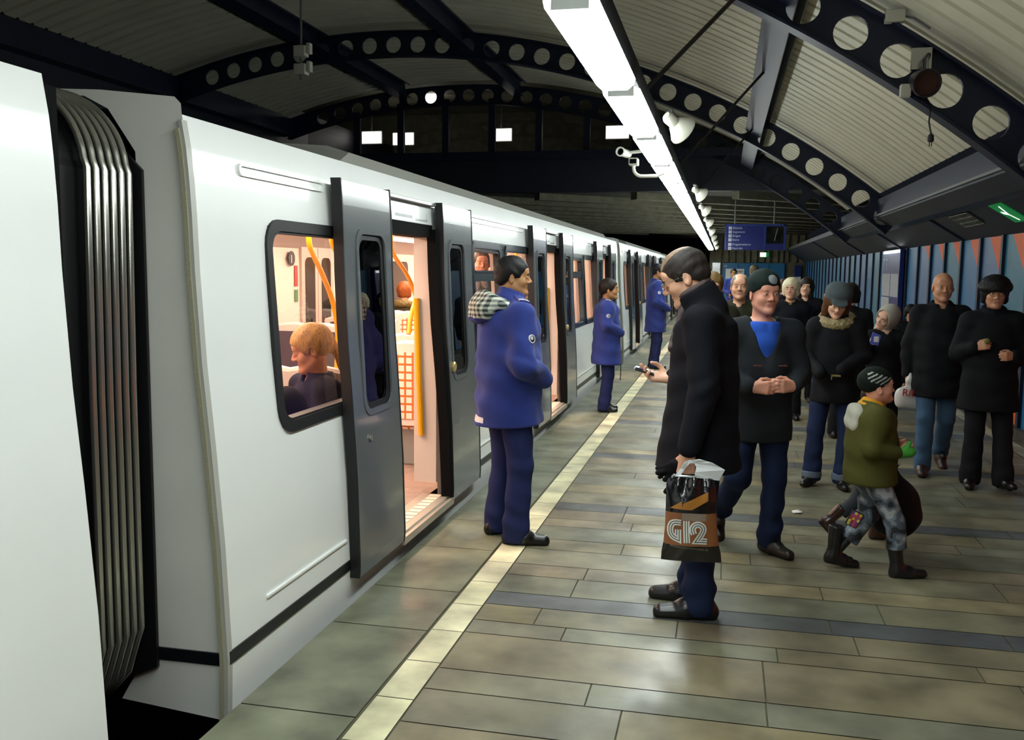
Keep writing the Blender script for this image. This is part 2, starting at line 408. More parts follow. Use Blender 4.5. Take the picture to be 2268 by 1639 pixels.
# end wall
ew = MB()
x = -.75
ew.box(-.75, 3.2, 38.25, 38.6, -1.2, 3.4); ew = structure(ew.build('wall_back', M['concrete']), 'ribbed concrete end wall with blue panels')
rb = MB()
x = -.3
while x < 3.0:
    wv = random.uniform(.09, .2); rb.box(x, x+wv, 38.13, 38.26, 2.1, 3.33); x += wv+random.uniform(.07, .14)
rb.build('rib', M['concrete'], ew)
for a, b_ in ((-.08,.5),(.52,1.1),(1.12,1.7),(1.72,2.3)):
    q = MB(); q.box(a, b_, 38.13, 38.25, 0, 2.07); q.build('panel', M['blue_panel'], ew)
tn = MB(); tn.box(-9.25, -.75, 59.9, 60, -1.2, 3.4); structure(tn.build('wall_tunnel', M['black']))
sd = MB(); sd.box(-.78, -.6, 38.25, 60, -1.2, 3.4); structure(sd.build('wall_tunnel', M['concrete_dark']))
cb = empty('cabinet', (-.33, 37.98, 1.2)); tag(cb, 'grey metal cabinet on the end wall beside the blue panels', 'cabinet')
b = MB(); b.box(-.17,.17,0,.14,0,.9); b.build('body', M['grey_steel'], cb)
b = MB(); b.box(-.15,.15,-.012,0,.03,.87); b.build('door', M['steel'], cb)
po = empty('poster', (.4, 38.1, 1.42)); tag(po, 'white poster with black lettering on the blue end wall', 'poster')
b = MB(); b.box(-.36,.36,-.005,.025,0,.42); b.build('sheet', M['white'], po)
text_mesh('Tøyen -', .17, 'lettering', M['black'], po, frame((-.12,-.01,.27),(1,0,0),(0,0,1)))
text_mesh('gruppe', .17, 'lettering', M['black'], po, frame((-.16,-.01,.09),(1,0,0),(0,0,1)))
pn = empty('number_plate', (-.02, 38.1, 1.90)); tag(pn, 'small white number plate above the poster', 'sign')
text_mesh('P3', .11, 'lettering', M['white'], pn, frame((0,0,0),(1,0,0),(0,0,1)), extrude=.01)

o = empty('notice_board', (2.68, 38.12, .5)); tag(o, 'narrow white board with a blue top in the far corner of the platform', 'notice board')
b = MB(); b.box(0,.24,-.03,.03,0,1.05); b.build('sheet', M['white'], o); b = MB(); b.box(0,.24,-.03,.03,1.05,1.5); b.build('header', M['sign_blue'], o)
o = empty('signal_lamp', (-1.19, 45, 2.37)); tag(o, 'tiny white signal lamp glowing in the dark tunnel', 'lamp')
b = MB(); b.ball((0,0,0), .05, 8); b.build('bulb', mat('signal', 'ffffff', .4, emit=8), o); b = MB(); b.tube([(0,.06,0),(0,.06,.96)], .02, 6); b.build('stem', M['black'], o)
# ---- info board on the wall
ib = empty('notice_board', (2.955, 18.1, .75)); tag(ib, 'tall blue information board with white timetable sheets on the panelled wall', 'notice board')
b = MB(); b.box(0,.07,-.86,.86,0,1.36); b.build('board', M['sign_blue'], ib)
for (y0,y1,z0,z1) in ((-.84,-.06,.52,.93),(.0,.84,.52,.93),(.02,.84,.12,.50),(-.3,-.05,.1,.2)):
    b = MB(); b.box(-.008,0,y0,y1,z0,z1); b.build('timetable_sheet', mat('paper_grey', 'a9adb2', .6, noise=.12, nscale=14), ib)
b = MB(); b.box(-.03,.02,-.8,.7,1.30,1.345); b.build('light_strip', mat('board_lamp', 'eef4f4', .4, emit=1.6), ib)
text_mesh('T T', .3, 'lettering', mat('sign_text', 'b8bcd8', .5), ib, frame((-.012,.75,1.0),(0,-1,0),(0,0,1)))

# ---- ceiling light row
hs = MB(); hs.prism([(-.04,0.1,.024),(.04,0.1,.024),(.05,0.1,.019),(-.05,0.1,.019)], (0,1.15,0))
df = MB(); df.prism([(-.07,.0,.018),(.07,.0,.018),(.096,.0,.006),(.090,.0,-.020),(.06,.0,-.046),(-.06,.0,-.046),(-.090,.0,-.020),(-.096,.0,.006)], (0,1.35,0))
ec = MB(); ec2 = MB(); capl = [(-.062,.057),(.062,.057),(.094,.021),(.09,-.006),(.057,-.037),(-.057,-.037),(-.09,-.006),(-.094,.021)]
ec.box(-.066,.066,-.012,-.001,-.030,.017); ec2.box(-.05,.05,1.351,1.36,-.02,.017)
ORD = ['first','second','third','fourth','fifth','sixth','seventh','eighth','ninth','tenth','eleventh','twelfth','thirteenth','fourteenth','fifteenth','sixteenth','seventeenth','eighteenth','nineteenth','twentieth','twenty-first','twenty-second','twenty-third','twenty-fourth']
first = None
for k in range(-4, 21):
    y0 = 4.84-1.6+k*1.6
    if first is None:
        first = empty('ceiling_light', (-.545, y0, 2.58))
        hs.build('housing', M['lamp_house'], first); df.build('diffuser', M['lamp'], first); ec.build('end_cap', M['lamp_house'], first); ec2.build('end_cap', M['lamp_house'], first); o = first
    else: o = copy_tree(first); o.location = (-.545, y0, 2.58)
    lb = ('long fluorescent ceiling light, %s of the row from the top edge of the picture' % ORD[k]) if k >= 0 else 'fluorescent ceiling light over the platform behind the camera'
    tag(o, lb, 'lamp', 'fluorescent lights in a row over the platform')
tr = MB(); tr.box(-.625,-.465,-4,38,2.615,2.725)
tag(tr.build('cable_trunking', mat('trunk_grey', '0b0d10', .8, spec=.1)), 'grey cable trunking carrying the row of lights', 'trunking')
for y1, lb in ((1.7, 'hanger rod holding the trunking over the camera'), (5.6, 'slanted black hanger rod running up past the second light'), (9.6, 'slanted black hanger rod fixed to the grey-blue purlin'), (13.6, 'slanted hanger rod next to the horn loudspeakers')):
    b = MB(); b.tube([(.40, y1+.95, 3.88), (-.49, y1, 2.722)], .015, 8)
    tag(b.build('hanger_rod', M['black']), lb, 'rod', 'rods holding the light trunking')
# ---- horn loudspeakers
def speaker(x, y, z, s, label, ry=.5, rx=0):
    o = empty('loudspeaker', (x, y, z)); tag(o, label, 'loudspeaker', 'loudspeakers along the light row')
    R = Matrix.Rotation(rx, 3, 'Z') @ Matrix.Rotation(ry, 3, 'Y')
    b = MB(); b.lathe([(.055*s,-.16*s),(.075*s,-.12*s),(.075*s,.0),(.1*s,.02*s),(.15*s,.10*s),(.19*s,.15*s),(.195*s,.17*s),(.18*s,.17*s),(.14*s,.11*s),(.05*s,.03*s)], (0,0,0), 'x', 24, R)
    smooth_angle(b.build('horn', M['off_white'], o))
    b = MB(); b.lathe([(1e-5,.03*s),(.12*s,.09*s)], (0,0,0), 'x', 20, R); b.build('grille', M['grey_steel'], o)
    b = MB(); b.tube([R @ Vector((-.05*s,0,.08*s)), (-.02, 0, .16*s), (-.05, 0, 2.66-z)], .012, 8); b.build('bracket', M['grey_steel'], o)
speaker(-.34, 6.05, 2.60, .5, 'large pale horn loudspeaker beside the second and third lights', .5, .75)
for k, (y, lb) in enumerate(((10.9, 'middle-sized horn loudspeaker two lights past the large one'), (13.7, 'smaller horn loudspeaker right before the glazed gable'), (17, 'small horn loudspeaker, fourth along the row'), (20.5, 'small horn loudspeaker, fifth along the row'), (24, 'tiny horn loudspeaker, sixth along the row'), (28, 'tiny horn loudspeaker, seventh along the row'), (33, 'tiny horn loudspeaker at the end wall'))):
    speaker(-.33, y, 2.58, .45, lb, .5, .7)
# ---- CCTV cameras on swan-neck arms
o = empty('security_camera', (-.86, 7.95, 2.63)); tag(o, 'white tube security camera on an arm reaching out from the lights', 'camera')
b = MB(); R = Matrix.Rotation(-.25, 3, 'Z')
b.lathe([(.022,.12),(.034,.10),(.034,-.07),(.04,-.07),(.04,-.09),(.029,-.09),(.029,-.07)], (0,0,0.03), 'y', 20, R); smooth_angle(b.build('body', M['white_plastic'], o))
b = MB(); b.lathe([(1e-4,-.075),(.028,-.075)], (0,0,.03), 'y', 20, R); b.build('lens', M['dark_glass'], o)
b = MB(); b.tube([(.03,.04,.035),(.12,.05,.045),(.22,.05,.06)], .014, 8); b.build('arm', M['off_white'], o)
o = empty('security_camera', (-.79, 8.1, 2.60)); tag(o, 'boxy security camera on a curved pipe bracket under the tube camera', 'camera')
b = MB(); b.box(-.04,.04,-.06,.06,-.03,.03); b.build('body', M['off_white'], o, bevel=.008)
b = MB(); b.box(-.028,.028,-.066,-.06,-.02,.02); b.build('lens', M['dark_glass'], o)
b = MB(); pts = [(0,0,-.03)]+[(.07-.07*math.cos(a), 0, -.05-.07*math.sin(a)) for a in np.linspace(0, PI/2, 8)]+[(.2,0,-.12),(.25,0,-.10),(.28,0,.06)]
b.tube(pts, .015, 10); b.build('bracket', M['off_white'], o)
# ---- pendant rod with junction boxes over the train
o = empty('junction_pole', (-4.76, 10.0, 3.85)); tag(o, 'thin pendant pole with two pale junction boxes above the train', 'junction box')
b = MB(); b.tube([(0,0,.3),(.02,0,1.7)], .014, 8); b.build('rod', M['grey_steel'], o)
for z in (0.0, .2):
    b = MB(); b.box(-.07,.07,-.06,.06,z,z+.12); b.box(.07,.12,-.03,.05,z+.03,z+.15); b.build('box', M['off_white'], o, bevel=.01)
b = MB(); b.tube([(0,0,-.05),(0,0,.0)], .02, 8); b.tube([(0,0,.12),(0,0,.2)], .02, 8); b.build('gland', M['grey_steel'], o)
# ---- spot light and bits on the near arch
o = empty('spotlight', (1.42, 7.66, 3.1)); tag(o, 'round dark spotlight hanging on the perforated arch beam', 'spotlight')
R = Matrix.Rotation(.15, 3, 'Z') @ Matrix.Rotation(.25, 3, 'X')
b = MB(); b.lathe([(.05,.16),(.085,.12),(.1,.02),(.105,-.06),(.095,-.06),(.09,-.03)], (0,0,0), 'y', 28, R); smooth_angle(b.build('shade', mat('spot_dark', '3a3a3c', .4, metal=.5), o))
b = MB(); b.lathe([(1e-4,-.035),(.09,-.035)], (0,0,0), 'y', 28, R); b.build('lens', mat('spot_lens', '5b4038', .15), o)
b = MB(); b.tube([(0,0,.1),(.0,.0,.17),(.03,.08,.22)], .02, 8); b.box(-.08,.06,.10,.16,.12,.28); b.build('bracket', M['steel'], o)
b = MB(); b.box(-.16,-.09,.02,.1,-.09,0); b.build('ballast_box', M['off_white'], o)
o = empty('hanging_plug', (1.50, 7.74, 2.70)); tag(o, 'black cable with a plug dangling below the arch beam', 'cable')
b = MB(); b.tube([(0,0,.03),(-.02,0,.12),(-.015,0,.2),(-.03,.06,.30)], .007, 6); b.build('cable', M['black'], o)
b = MB(); b.lathe([(.008,.035),(.022,.02),(.024,-.02),(.012,-.03)], (0,0,0), 'z', 12); b.tube([(-.008,0,-.03),(-.008,0,-.06)], .004, 6); b.tube([(.008,0,-.03),(.008,0,-.06)], .004, 6); b.build('plug', M['black'], o)
o = empty('junction_box', (1.20, 7.72, 3.62)); tag(o, 'small pale junction box with a short cable on top of the near arch beam', 'junction box')
b = MB(); b.box(-.07,.07,0,.09,-.045,.045); b.build('box', M['off_white'], o, bevel=.006)
b = MB(); b.tube([(.07,.05,0),(.14,.05,-.02),(.26,.06,-.10)], .009, 6); b.build('cable', M['grey_steel'], o)
# ---- hanging sign with clock
o = empty('hanging_sign', (-.02, 20.3, 2.15)); tag(o, 'hanging blue line sign with white destinations and a dark clock', 'sign')
b = MB(); b.box(0,1.24,0,.16,0,.54); b.build('panel', M['sign_blue'], o, bevel=.012)
b = MB(); b.box(.80,.835,-.02,0,.04,.53); b.box(1.20,1.24,-.02,0,.0,.54); b.box(0,.03,-.02,0,0,.54); b.box(0,1.24,-.02,0,.505,.54); b.build('frame', mat('sign_frame', '2a3d8a', .25), o)
b = MB(); b.box(.85,1.19,-.012,0,.14,.49); b.build('clock_face', M['dark_glass'], o)
b = MB(); b.prism([(1.035,-.018,.33),(1.045,-.018,.33),(1.075,-.018,.46),(1.068,-.018,.46)], (0,.004,0)); b.prism([(1.035,-.018,.33),(1.045,-.018,.33),(1.02,-.018,.20),(1.012,-.018,.20)], (0,.004,0)); b.build('clock_hand', M['off_white'], o)
for k, (n_, t_) in enumerate((('2','Østerås'),('3','Sognsvann'),('4','Ringen'),('5','Storo'),('1','Frognerseteren'),('6','Åsjordet'))):
    z = .435-.082*k-(.015 if k > 3 else 0)
    b = MB(); b.box(.075,.14,-.008,0,z-.005,z+.058); b.build('number_square', mat('sign_white', 'c4c8d4', .5), o)
    text_mesh(n_, .06, 'number', M['sign_blue'], o, frame((.092,-.0095,z+.006),(1,0,0),(0,0,1)))
    text_mesh(t_, .062, 'lettering', M['sign_white'], o, frame((.155,-.004,z+.008),(1,0,0),(0,0,1)))
b = MB(); b.tube([(.2,.08,.54),(.2,.08,1.05)], .015, 8); b.tube([(1.0,.08,.54),(1.0,.08,1.05)], .015, 8); b.build('hanger', M['grey_steel'], o)
# ---- exit signs
nrm = Vector((-.529,0,-.848)); tx = Vector((.848,0,-.529))
C_ = Vector((2.765, 10.3, 2.30))
o = empty('exit_sign', C_); tag(o, 'green exit sign with a white arrow on the dark soffit', 'sign')
def onpl(a, b_, d): return tx*a+Vector((0,1,0))*b_+nrm*d
b = MB(); b.prism([onpl(-.16,-.22,.01),onpl(.16,-.22,.01),onpl(.16,.22,.01),onpl(-.16,.22,.01)], -nrm*.03); b.build('panel', M['exit_green'], o)
b = MB(); b.prism([onpl(-.12,-.03,.014),onpl(.02,.05,.014),onpl(.13,.0,.014),onpl(.13,-.025,.014),onpl(.02,.025,.014),onpl(-.12,-.055,.014)], -nrm*.004); b.prism([onpl(-.01,.05,.014),onpl(.03,.05,.014),onpl(.0,.14,.014),onpl(-.04,.14,.014)], -nrm*.004); b.build('arrow', M['exit_white'], o)
o = empty('exit_sign', (1.5, 37.9, 2.40)); tag(o, 'small lit green exit sign in front of the concrete end wall', 'sign')
b = MB(); b.box(-.17,.17,0,.08,-.09,.09); b.build('box', M['exit_green'], o)
b = MB(); b.box(-.16,.06,-.01,0,-.08,.08); b.build('lit_face', M['exit_bright'], o); b = MB(); b.tube([(0,.04,.09),(0,.04,.93)], .012, 6); b.build('hanger', M['grey_steel'], o)
C_ = Vector((2.735, 11.8, 2.33)); o = empty('bulkhead_light', C_); tag(o, 'grey wire caged light box on the soffit next to the exit sign', 'lamp')
b = MB(); b.prism([onpl(-.1,-.42,.02),onpl(.1,-.42,.02),onpl(.1,.42,.02),onpl(-.1,.42,.02)], -nrm*.04); b.build('panel', mat('cage_back', '2a2d34', .5), o)
b = MB()
for q in np.linspace(-.42,.42,10): b.tube([onpl(-.11,q,.03),onpl(.11,q,.03)], .009, 6)
for q in (-.11,-.04,.04,.11): b.tube([onpl(q,-.43,.03),onpl(q,.43,.03)], .008, 6)
b.build('cage', M['steel'], o)
# ================================================================== TRAIN
mat('train_white', 'f3f6f4', .33, spec=.5, coat=.45, noise=.025, nscale=1.2)
mat('train_end', 'e2e2dc', .45, noise=.05, nscale=3)
mat('train_dark', '63676a', .2, spec=.5, coat=.4); mat('roof_dark', '1a1c1e', .7); mat('black_matte', '060607', .85, spec=.15)
mat('band_dark', '2b3338', .25, coat=.2)
mat('stripe_black', '101418', .35); mat('train_grey', '8d8f8e', .4)
mat('inner_wall', 'd6c6ba', .45); mat('inner_ceil', 'b5aaa3', .5); mat('inner_floor', '9a8578', .5, noise=.15, nscale=12)
mat('yellow_pole', 'f0a512', .28, coat=.3); mat('seat_shell', 'd9cfc6', .35); mat('seat_dark', '50464a', .7, bump=.2, bscale=120)
mat('train_lamp', 'ffdec8', .4, emit=TRAIN_E); mat('alu', 'b9b4ac', .3, metal=.8); mat('sill', 'c9bfae', .35, metal=.5)
mat('red_sticker', 'b8322b', .5); mat('green_sticker', '3c7a52', .5); mat('seal_crust', 'a8a48c', .8, bump=.8, bscale=90)
mat('roof_grey', 'a2a39c', .4); mat('silver_rubber', 'b4b2aa', .2, metal=.85)
def grid_mat():
    m = mat('seat_check', 'e8ddd0', .7); nt = m.node_tree; b = nt.nodes['Principled BSDF']
    tc = nt.nodes.new('ShaderNodeTexCoord'); br = nt.nodes.new('ShaderNodeTexBrick')
    br.offset = 0; br.inputs['Scale'].default_value = 1; br.inputs['Brick Width'].default_value = .062; br.inputs['Row Height'].default_value = .062; br.inputs['Mortar Size'].default_value = .0085
    br.inputs['Mortar Smooth'].default_value = 0; br.inputs['Color1'].default_value = srgb('ecdfd2'); br.inputs['Color2'].default_value = srgb('e6d8ca'); br.inputs['Mortar'].default_value = srgb('c06a28')
    mp = nt.nodes.new('ShaderNodeMapping'); mp.inputs['Rotation'].default_value = (PI/2, 0, 0)
    nt.links.new(tc.outputs['Object'], mp.inputs[0]); nt.links.new(mp.outputs[0], br.inputs['Vector']); nt.links.new(br.outputs[0], b.inputs['Base Color'])
grid_mat()
SLOPE = [0.0]
PZ = [-1.0, -.1, .15, .6, .99, 1.3, 1.65, 1.85, 1.98, 2.1, 2.22]; PX = [-1.86, -1.83, -1.822, -1.842, -1.872, -1.90, -1.920, -1.926, -1.933, -1.943, -1.962]
def xp(z): return float(np.interp(z, PZ, PX))+SLOPE[0]*(z-.1)
XB = -4.95
def side_rect(mb, y0, y1, z0, z1, off=0, dy=None):
    zs = [z0]+[z for z in PZ if z0+1e-4 < z < z1-1e-4]+[z1]
    for a, b in zip(zs, zs[1:]): mb.quad((xp(a)+off,y0,a),(xp(a)+off,y1,a),(xp(b)+off,y1,b),(xp(b)+off,y0,b))
def side_slab(mb, y0, y1, z0, z1, o0, o1):   # closed slab following the side profile
    zs = [z0]+[z for z in PZ if z0+1e-4 < z < z1-1e-4]+[z1]
    lo = [(xp(z)+o0, y0, z) for z in zs]+[(xp(z)+o1, y0, z) for z in zs[::-1]]
    mb.prism(lo, (0, y1-y0, 0))
def side_loop(mb, yc, zc, outer, inner, o0, o1):  # ring between two loops on the side
    n = len(outer); P = lambda q, o: (xp(zc+q[1])+o, yc+q[0], zc+q[1])
    v = [P(q,o1) for q in outer]+[P(q,o1) for q in inner]+[P(q,o0) for q in outer]+[P(q,o0) for q in inner]
    f = []
    for i in range(n):
        j = (i+1)%n; f += [(i,j,n+j,n+i),(i,2*n+i,2*n+j,j),(n+i,n+j,3*n+j,3*n+i)]
    mb.add(v, f)
def side_plate(mb, yc, zc, loop, off):
    mb.poly([(xp(zc+q[1])+off, yc+q[0], zc+q[1]) for q in loop])

def spline3(pts, n=6):
    P = [Vector(p) for p in pts]; P = [P[0]*2-P[1]]+P+[P[-1]*2-P[-2]]; out = []
    for i in range(1, len(P)-2):
        a, b, c, d = P[i-1:i+3]
        for k in range(n):
            t = k/n; out.append(.5*((2*b)+(c-a)*t+(2*a-5*b+4*c-d)*t*t+(3*b-a-3*c+d)*t**3))
    return [tuple(p) for p in out+[P[-2]]]
POLES = [[(-2.8,2.84,2.06),(-2.8,2.84,1.86),(-2.8,2.9,1.77),(-2.8,3.06,1.62),(-2.8,3.24,1.41),(-2.8,3.32,1.16),(-2.8,3.29,.88),(-2.8,3.29,.55)], [(-2.55,2.65,2.06),(-2.55,2.66,1.86),(-2.55,2.76,1.75),(-2.57,2.9,1.6)], [(-2.7,4.2,2.06),(-2.7,4.2,1.88),(-2.7,4.27,1.78),(-2.7,4.57,1.63),(-2.7,4.79,1.46),(-2.7,4.89,1.25),(-2.7,4.91,.6)], [(-2.45,4.36,1.66),(-2.45,4.24,1.54),(-2.45,4.08,1.41),(-2.45,3.97,1.29),(-2.45,3.91,1.15)]]
DOORS = [(1.21, 1.885, 2.90, 3.61), (5.91, 6.60, 7.66, 8.37), (10.61, 11.30, 12.36, 13.03)]   # leaf, opening, leaf (local y)
def door_leaf(root, y0, y1, win_a, win_b, button, hi):
    zb, zt = .085, 2.10
    dl = MB(); wa, wb, wz0, wz1 = win_a, win_b, .92, 1.85
    o0, o1 = .015, .05
    for (a, b, c, d) in ((y0, wa-.0, zb, zt), (wb, y1, zb, zt), (wa, wb, zb, wz0), (wa, wb, wz1, zt)):
        if b-a > .01: side_slab(dl, a, b, c, d, o0, o1)
    lf = dl.build('door_leaf', M['train_dark'], root)
    yc, zc, ww, hh = (wa+wb)/2, (wz0+wz1)/2, wb-wa, wz1-wz0
    r = MB(); side_loop(r, yc, zc, rrect(ww+.05, hh+.05, .09), rrect(ww-.012, hh-.012, .075), .045, .056); r.build('window_seal', M['train_dark'], lf)
    g = MB(); g.mi = 0
    side_loop(g, yc, zc, rrect(ww+.02, hh+.02, .09), rrect(ww-.09, hh-.07, .06), .036, .042)
    g.build('window_border', M['black_rubber'], lf)
    g = MB(); side_plate(g, yc, zc, rrect(ww-.05, hh-.04, .06), .034); g.build('pane', M['tinted_glass'], lf)
    for ya, yb in ((y0-.012,y0),(y1,y1+.012)): e = MB(); side_slab(e, ya, yb, zb, zt+.01, .0, .053); e.build('edge_seal', M['black_rubber'], lf)
    if button:
        b = MB(); b.lathe([(.036,0),(.036,.012),(.028,.02),(1e-4,.022)], (0,0,0), 'x', 18); z = 1.0
        b.build('button', mat('door_button', 'd8c084', .35, metal=.4), lf, loc=(xp(z)+.05, button, z))
    else:
        b = MB(); b.lathe([(.016,0),(.016,.008),(1e-4,.009)], (0,0,0), 'x', 12); b.build('lock', M['alu'], lf, loc=(xp(.75)+.05, y0+.2, .78))
def window(root, y0, y1, z0, z1, frame_m, hopper=0, r=.085):
    yc, zc, ww, hh = (y0+y1)/2, (z0+z1)/2, y1-y0, z1-z0
    fb = MB(); side_loop(fb, yc, zc, rrect(ww+.10, hh+.10, r+.03), rrect(ww, hh, r), -.02, .012)
    side_loop(fb, yc, zc, rrect(ww, hh, r), rrect(ww-.02, hh-.02, r-.01), -.05, .004)
    w_ = fb.build('window', frame_m, root); smooth_angle(w_, 30)
    p = MB(); side_plate(p, yc, zc, rrect(ww, hh, r), -.03); p.build('pane', M['clear_glass'], w_)
    if hopper:
        b = MB(); side_slab(b, y0, y1, hopper-.035, hopper+.035, -.03, .008); side_slab(b, y0+.03, y1-.03, hopper+.035, hopper+.05, -.03, .016); b.build('transom', M['band_dark'], w_)
        b = MB(); side_loop(b, yc, (hopper+z1)/2+.01, rrect(ww-.01, z1-hopper-.05, .05), rrect(ww-.045, z1-hopper-.085, .035), -.03, .006); b.build('sash', M['black_rubber'], w_)
WIN = []  # filled per car (y0,y1,z0,z1)
def seat(root, x, y, face, mat_back, shell, wd=.92):
    """double seat; face=+1 looks along +Y (its back toward the camera)"""
    s = MB(); zt = 1.10
    yb = -face*.0
    prof = [(0,.50),(0,1.0),(.03*face*-1,zt)]
    n = 8; pts = []
    for i in range(n+1):
        u = i/n*2-1; pts.append((u*wd/2, zt-.06*abs(u)**2.5-.025*math.exp(-(u*6)**2)))
    front = [(-wd/2,0,.45)]+[(px,0,pz) for px, pz in pts]+[(wd/2,0,.45)]
    s.prism(front, (0,.07*face,0))
    se = s.build('seat', shell, root, loc=(x, y, 0))
    b = MB(); wd2 = wd-.10
    for k in (-1, 1):
        cx = k*wd/4
        for sg, yy in ((1, .07*face+.008*face), (-1, -.008*face)):
            pp = [(cx-wd/4+.035,yy,.5),(cx+wd/4-.035,yy,.5),(cx+wd/4-.035,yy,zt-.12),(cx+wd/4-.09,yy,zt-.075),(cx-wd/4+.09,yy,zt-.075),(cx-wd/4+.035,yy,zt-.12)]
            b.prism(pp, (0,-.008*face*sg,0))
    b.build('backrest_cover', mat_back, se)
    t = MB(); t.tube([(px, .035*face, pz+.0) for px, pz in pts], .022, 8); smooth_angle(t.build('top_rail', M['seat_shell'], se))
    c = MB(); c.box(-wd/2, wd/2, .07*face, .5*face, .40, .50); c.build('cushion', mat_back, se, bevel=.03)
    l = MB(); l.box(-wd/2+.1, wd/2-.1, .12*face, .3*face, .12, .40); l.build('plinth', M['train_grey'], se)
def car(Y, label, L=14.05, detail=True, first_window=True, near_only=False):
    root = empty('train_car', (0, Y, 0)); tag(root, label, 'train', 'cars of the white metro train')
    doors = [] if near_only else DOORS
    bays = []
    if not near_only:
        bays = [(.59, 1.56, .985, 1.825, 'edge')]
        for (a, b) in ((DOORS[0][3], DOORS[1][0]), (DOORS[1][3], DOORS[2][0])):
            bays += [(a+.31, a+1.17, .985, 1.84, 'hop'), (a+1.43, b+.25, .985, 1.84, 'fix')]
    body = MB(); zbot, ztop = -.75, 2.22
    ops = [(d[1]-.01, d[2]+.01, .10, 1.96) for d in doors]+[(w_[0]-.02, w_[1]+.02, w_[2]-.02, w_[3]+.02) for w_ in bays]
    ycuts = sorted({0, L}|{o[0] for o in ops}|{o[1] for o in ops})
    for a, b in zip(ycuts, ycuts[1:]):
        m = (a+b)/2; segs = [(zbot, ztop)]
        for o in ops:
            if o[0] < m < o[1]:
                ns = []
                for s0, s1 in segs:
                    if o[2] > s0 and o[3] < s1: ns += [(s0, o[2]), (o[3], s1)]
                    else: ns.append((s0, s1))
                segs = ns
        for s0, s1 in segs: side_rect(body, a, b, s0, s1)
    # roof shoulder and roof
    rp = [(-1.962,2.22),(-2.05,2.235),(-2.3,2.25),(-2.6,2.30),(-3.4,2.36),(-4.6,2.34),(-4.95,2.2),(-4.97,1.0),(-4.9,-.75)]
    o = body.build('body_shell', M['train_white'], root); body = MB()
    for (a, c_), (b, d) in zip(rp, rp[1:]):
        if (a, c_) in ((-4.95,2.2),): continue
        body.quad((a,0,c_),(a,L,c_),(b,L,d),(b,0,d))
    body.quad((-4.95,0,2.2),(-4.95,L,2.2),(-4.97,L,-.75),(-4.97,0,-.75))
    body.build('roof', M['roof_dark'], root)
    # end faces with gangway hole
    for yy in ((0,) if near_only else (0, L)):
        e = MB()
        out = [(xp(z), z) for z in (-.1,.15,.6,.99,1.3,1.65,2.0,2.22)]+[(-1.965,2.26),(-1.99,2.285),(-2.3,2.32),(-3.4,2.38),(-4.6,2.34),(-4.95,2.2),(-4.97,-.1)]
        inn = [(-2.30,-.06),(-2.17,.16),(-2.17,.6),(-2.165,.99),(-2.16,1.3),(-2.16,1.65),(-2.155,1.95),(-2.16,2.09),(-2.27,2.25),(-2.37,2.3),(-2.6,2.31),(-3.4,2.31),(-4.3,2.3),(-4.7,2.1),(-4.7,-.06)]
        n = len(out); e.add([(x,yy,z) for x, z in out]+[(x,yy,z) for x, z in inn], [(i,(i+1),n+i+1,n+i) for i in range(n-1)])
        e.build('end_face', M['train_end'], root)
    for ya, yb in ((-.015,.02),) if near_only else ((-.015,.02),(L-.02,L+.015)): f = MB(); side_slab(f, ya, yb, -.72, 2.2, -.012, .004); f.build('corner_strip', mat('corner_grey', 'b4b5ae', .4), root)
    f = MB(); side_slab(f, -.022, -.010, -.1, 2.17, -.028, -.010); f.build('seal_bead', M['seal_crust'], root)
    f = MB(); segs = [0]+[q for d in doors for q in (d[0]-.02, d[3]+.02)]+[L]
    for a, b in zip(segs[::2], segs[1::2]): f = MB(); side_slab(f, a, b, .132, .182, -.01, .006); f.build('black_stripe', M['stripe_black'], root)
    f = MB(); f.box(-2.19, -1.83, -.008, .004, .125, .175); f.build('black_stripe', M['stripe_black'], root)
    if near_only:
        return root
    # rub rail and upper moulding
    f = MB()
    for a, b in ((.32, DOORS[0][0]-.05), (DOORS[0][3]+.05, DOORS[1][0]-.05), (DOORS[1][3]+.05, DOORS[2][0]-.05)):
        f = MB(); side_slab(f, a, b, .285, .30, -.01, .010); f.build('rub_rail', M['train_white'], root, bevel=.004)
    for a, b in ((.35, DOORS[0][0]-.05), (DOORS[0][3]+.1, DOORS[1][0]-.1), (DOORS[1][3]+.1, DOORS[2][0]-.1)):
        f = MB(); side_loop(f, (a+b)/2, 2.06, rrect(b-a, .05, .024), rrect(b-a-.02, .03, .014), 0, .012); f.build('upper_moulding', M['train_white'], root)
    f = MB(); f.prism([(-1.965,0,2.222),(-2.02,0,2.295),(-2.15,0,2.335),(-2.5,0,2.36),(-2.5,0,2.2)], (0,11.2,0))
    for v in range(len(f.v)): f.v[v] = (f.v[v][0], f.v[v][1]+1.45+(.25 if f.v[v][1] < 1 and f.v[v][2] > 2.25 else 0), f.v[v][2])
    f.build('roof_cowling', M['roof_grey'], root)
    f = MB()
    for (a, b) in ((DOORS[0][3]-.0, DOORS[1][0]+.06), (DOORS[1][3], DOORS[2][0]+.06)):
        for (w0, w1) in ((a, a+.31), (a+1.17, a+1.43)):
            f = MB(); side_slab(f, w0, w1, .93, 1.89, -.005, .003); f.build('window_band', M['band_dark'], root)
        for z0, z1 in ((1.84,1.90),(.93,.985)): f = MB(); side_slab(f, a, b, z0, z1, -.005, .003); f.build('window_band', M['band_dark'], root)
    for w_ in bays:
        if w_[4] == 'edge': window(root, w_[0], w_[1], w_[2]+.0, w_[3], M['black_rubber'])
        else: window(root, w_[0], w_[1], w_[2], w_[3], M['band_dark'], 1.61 if w_[4] == 'hop' else 0, .06)
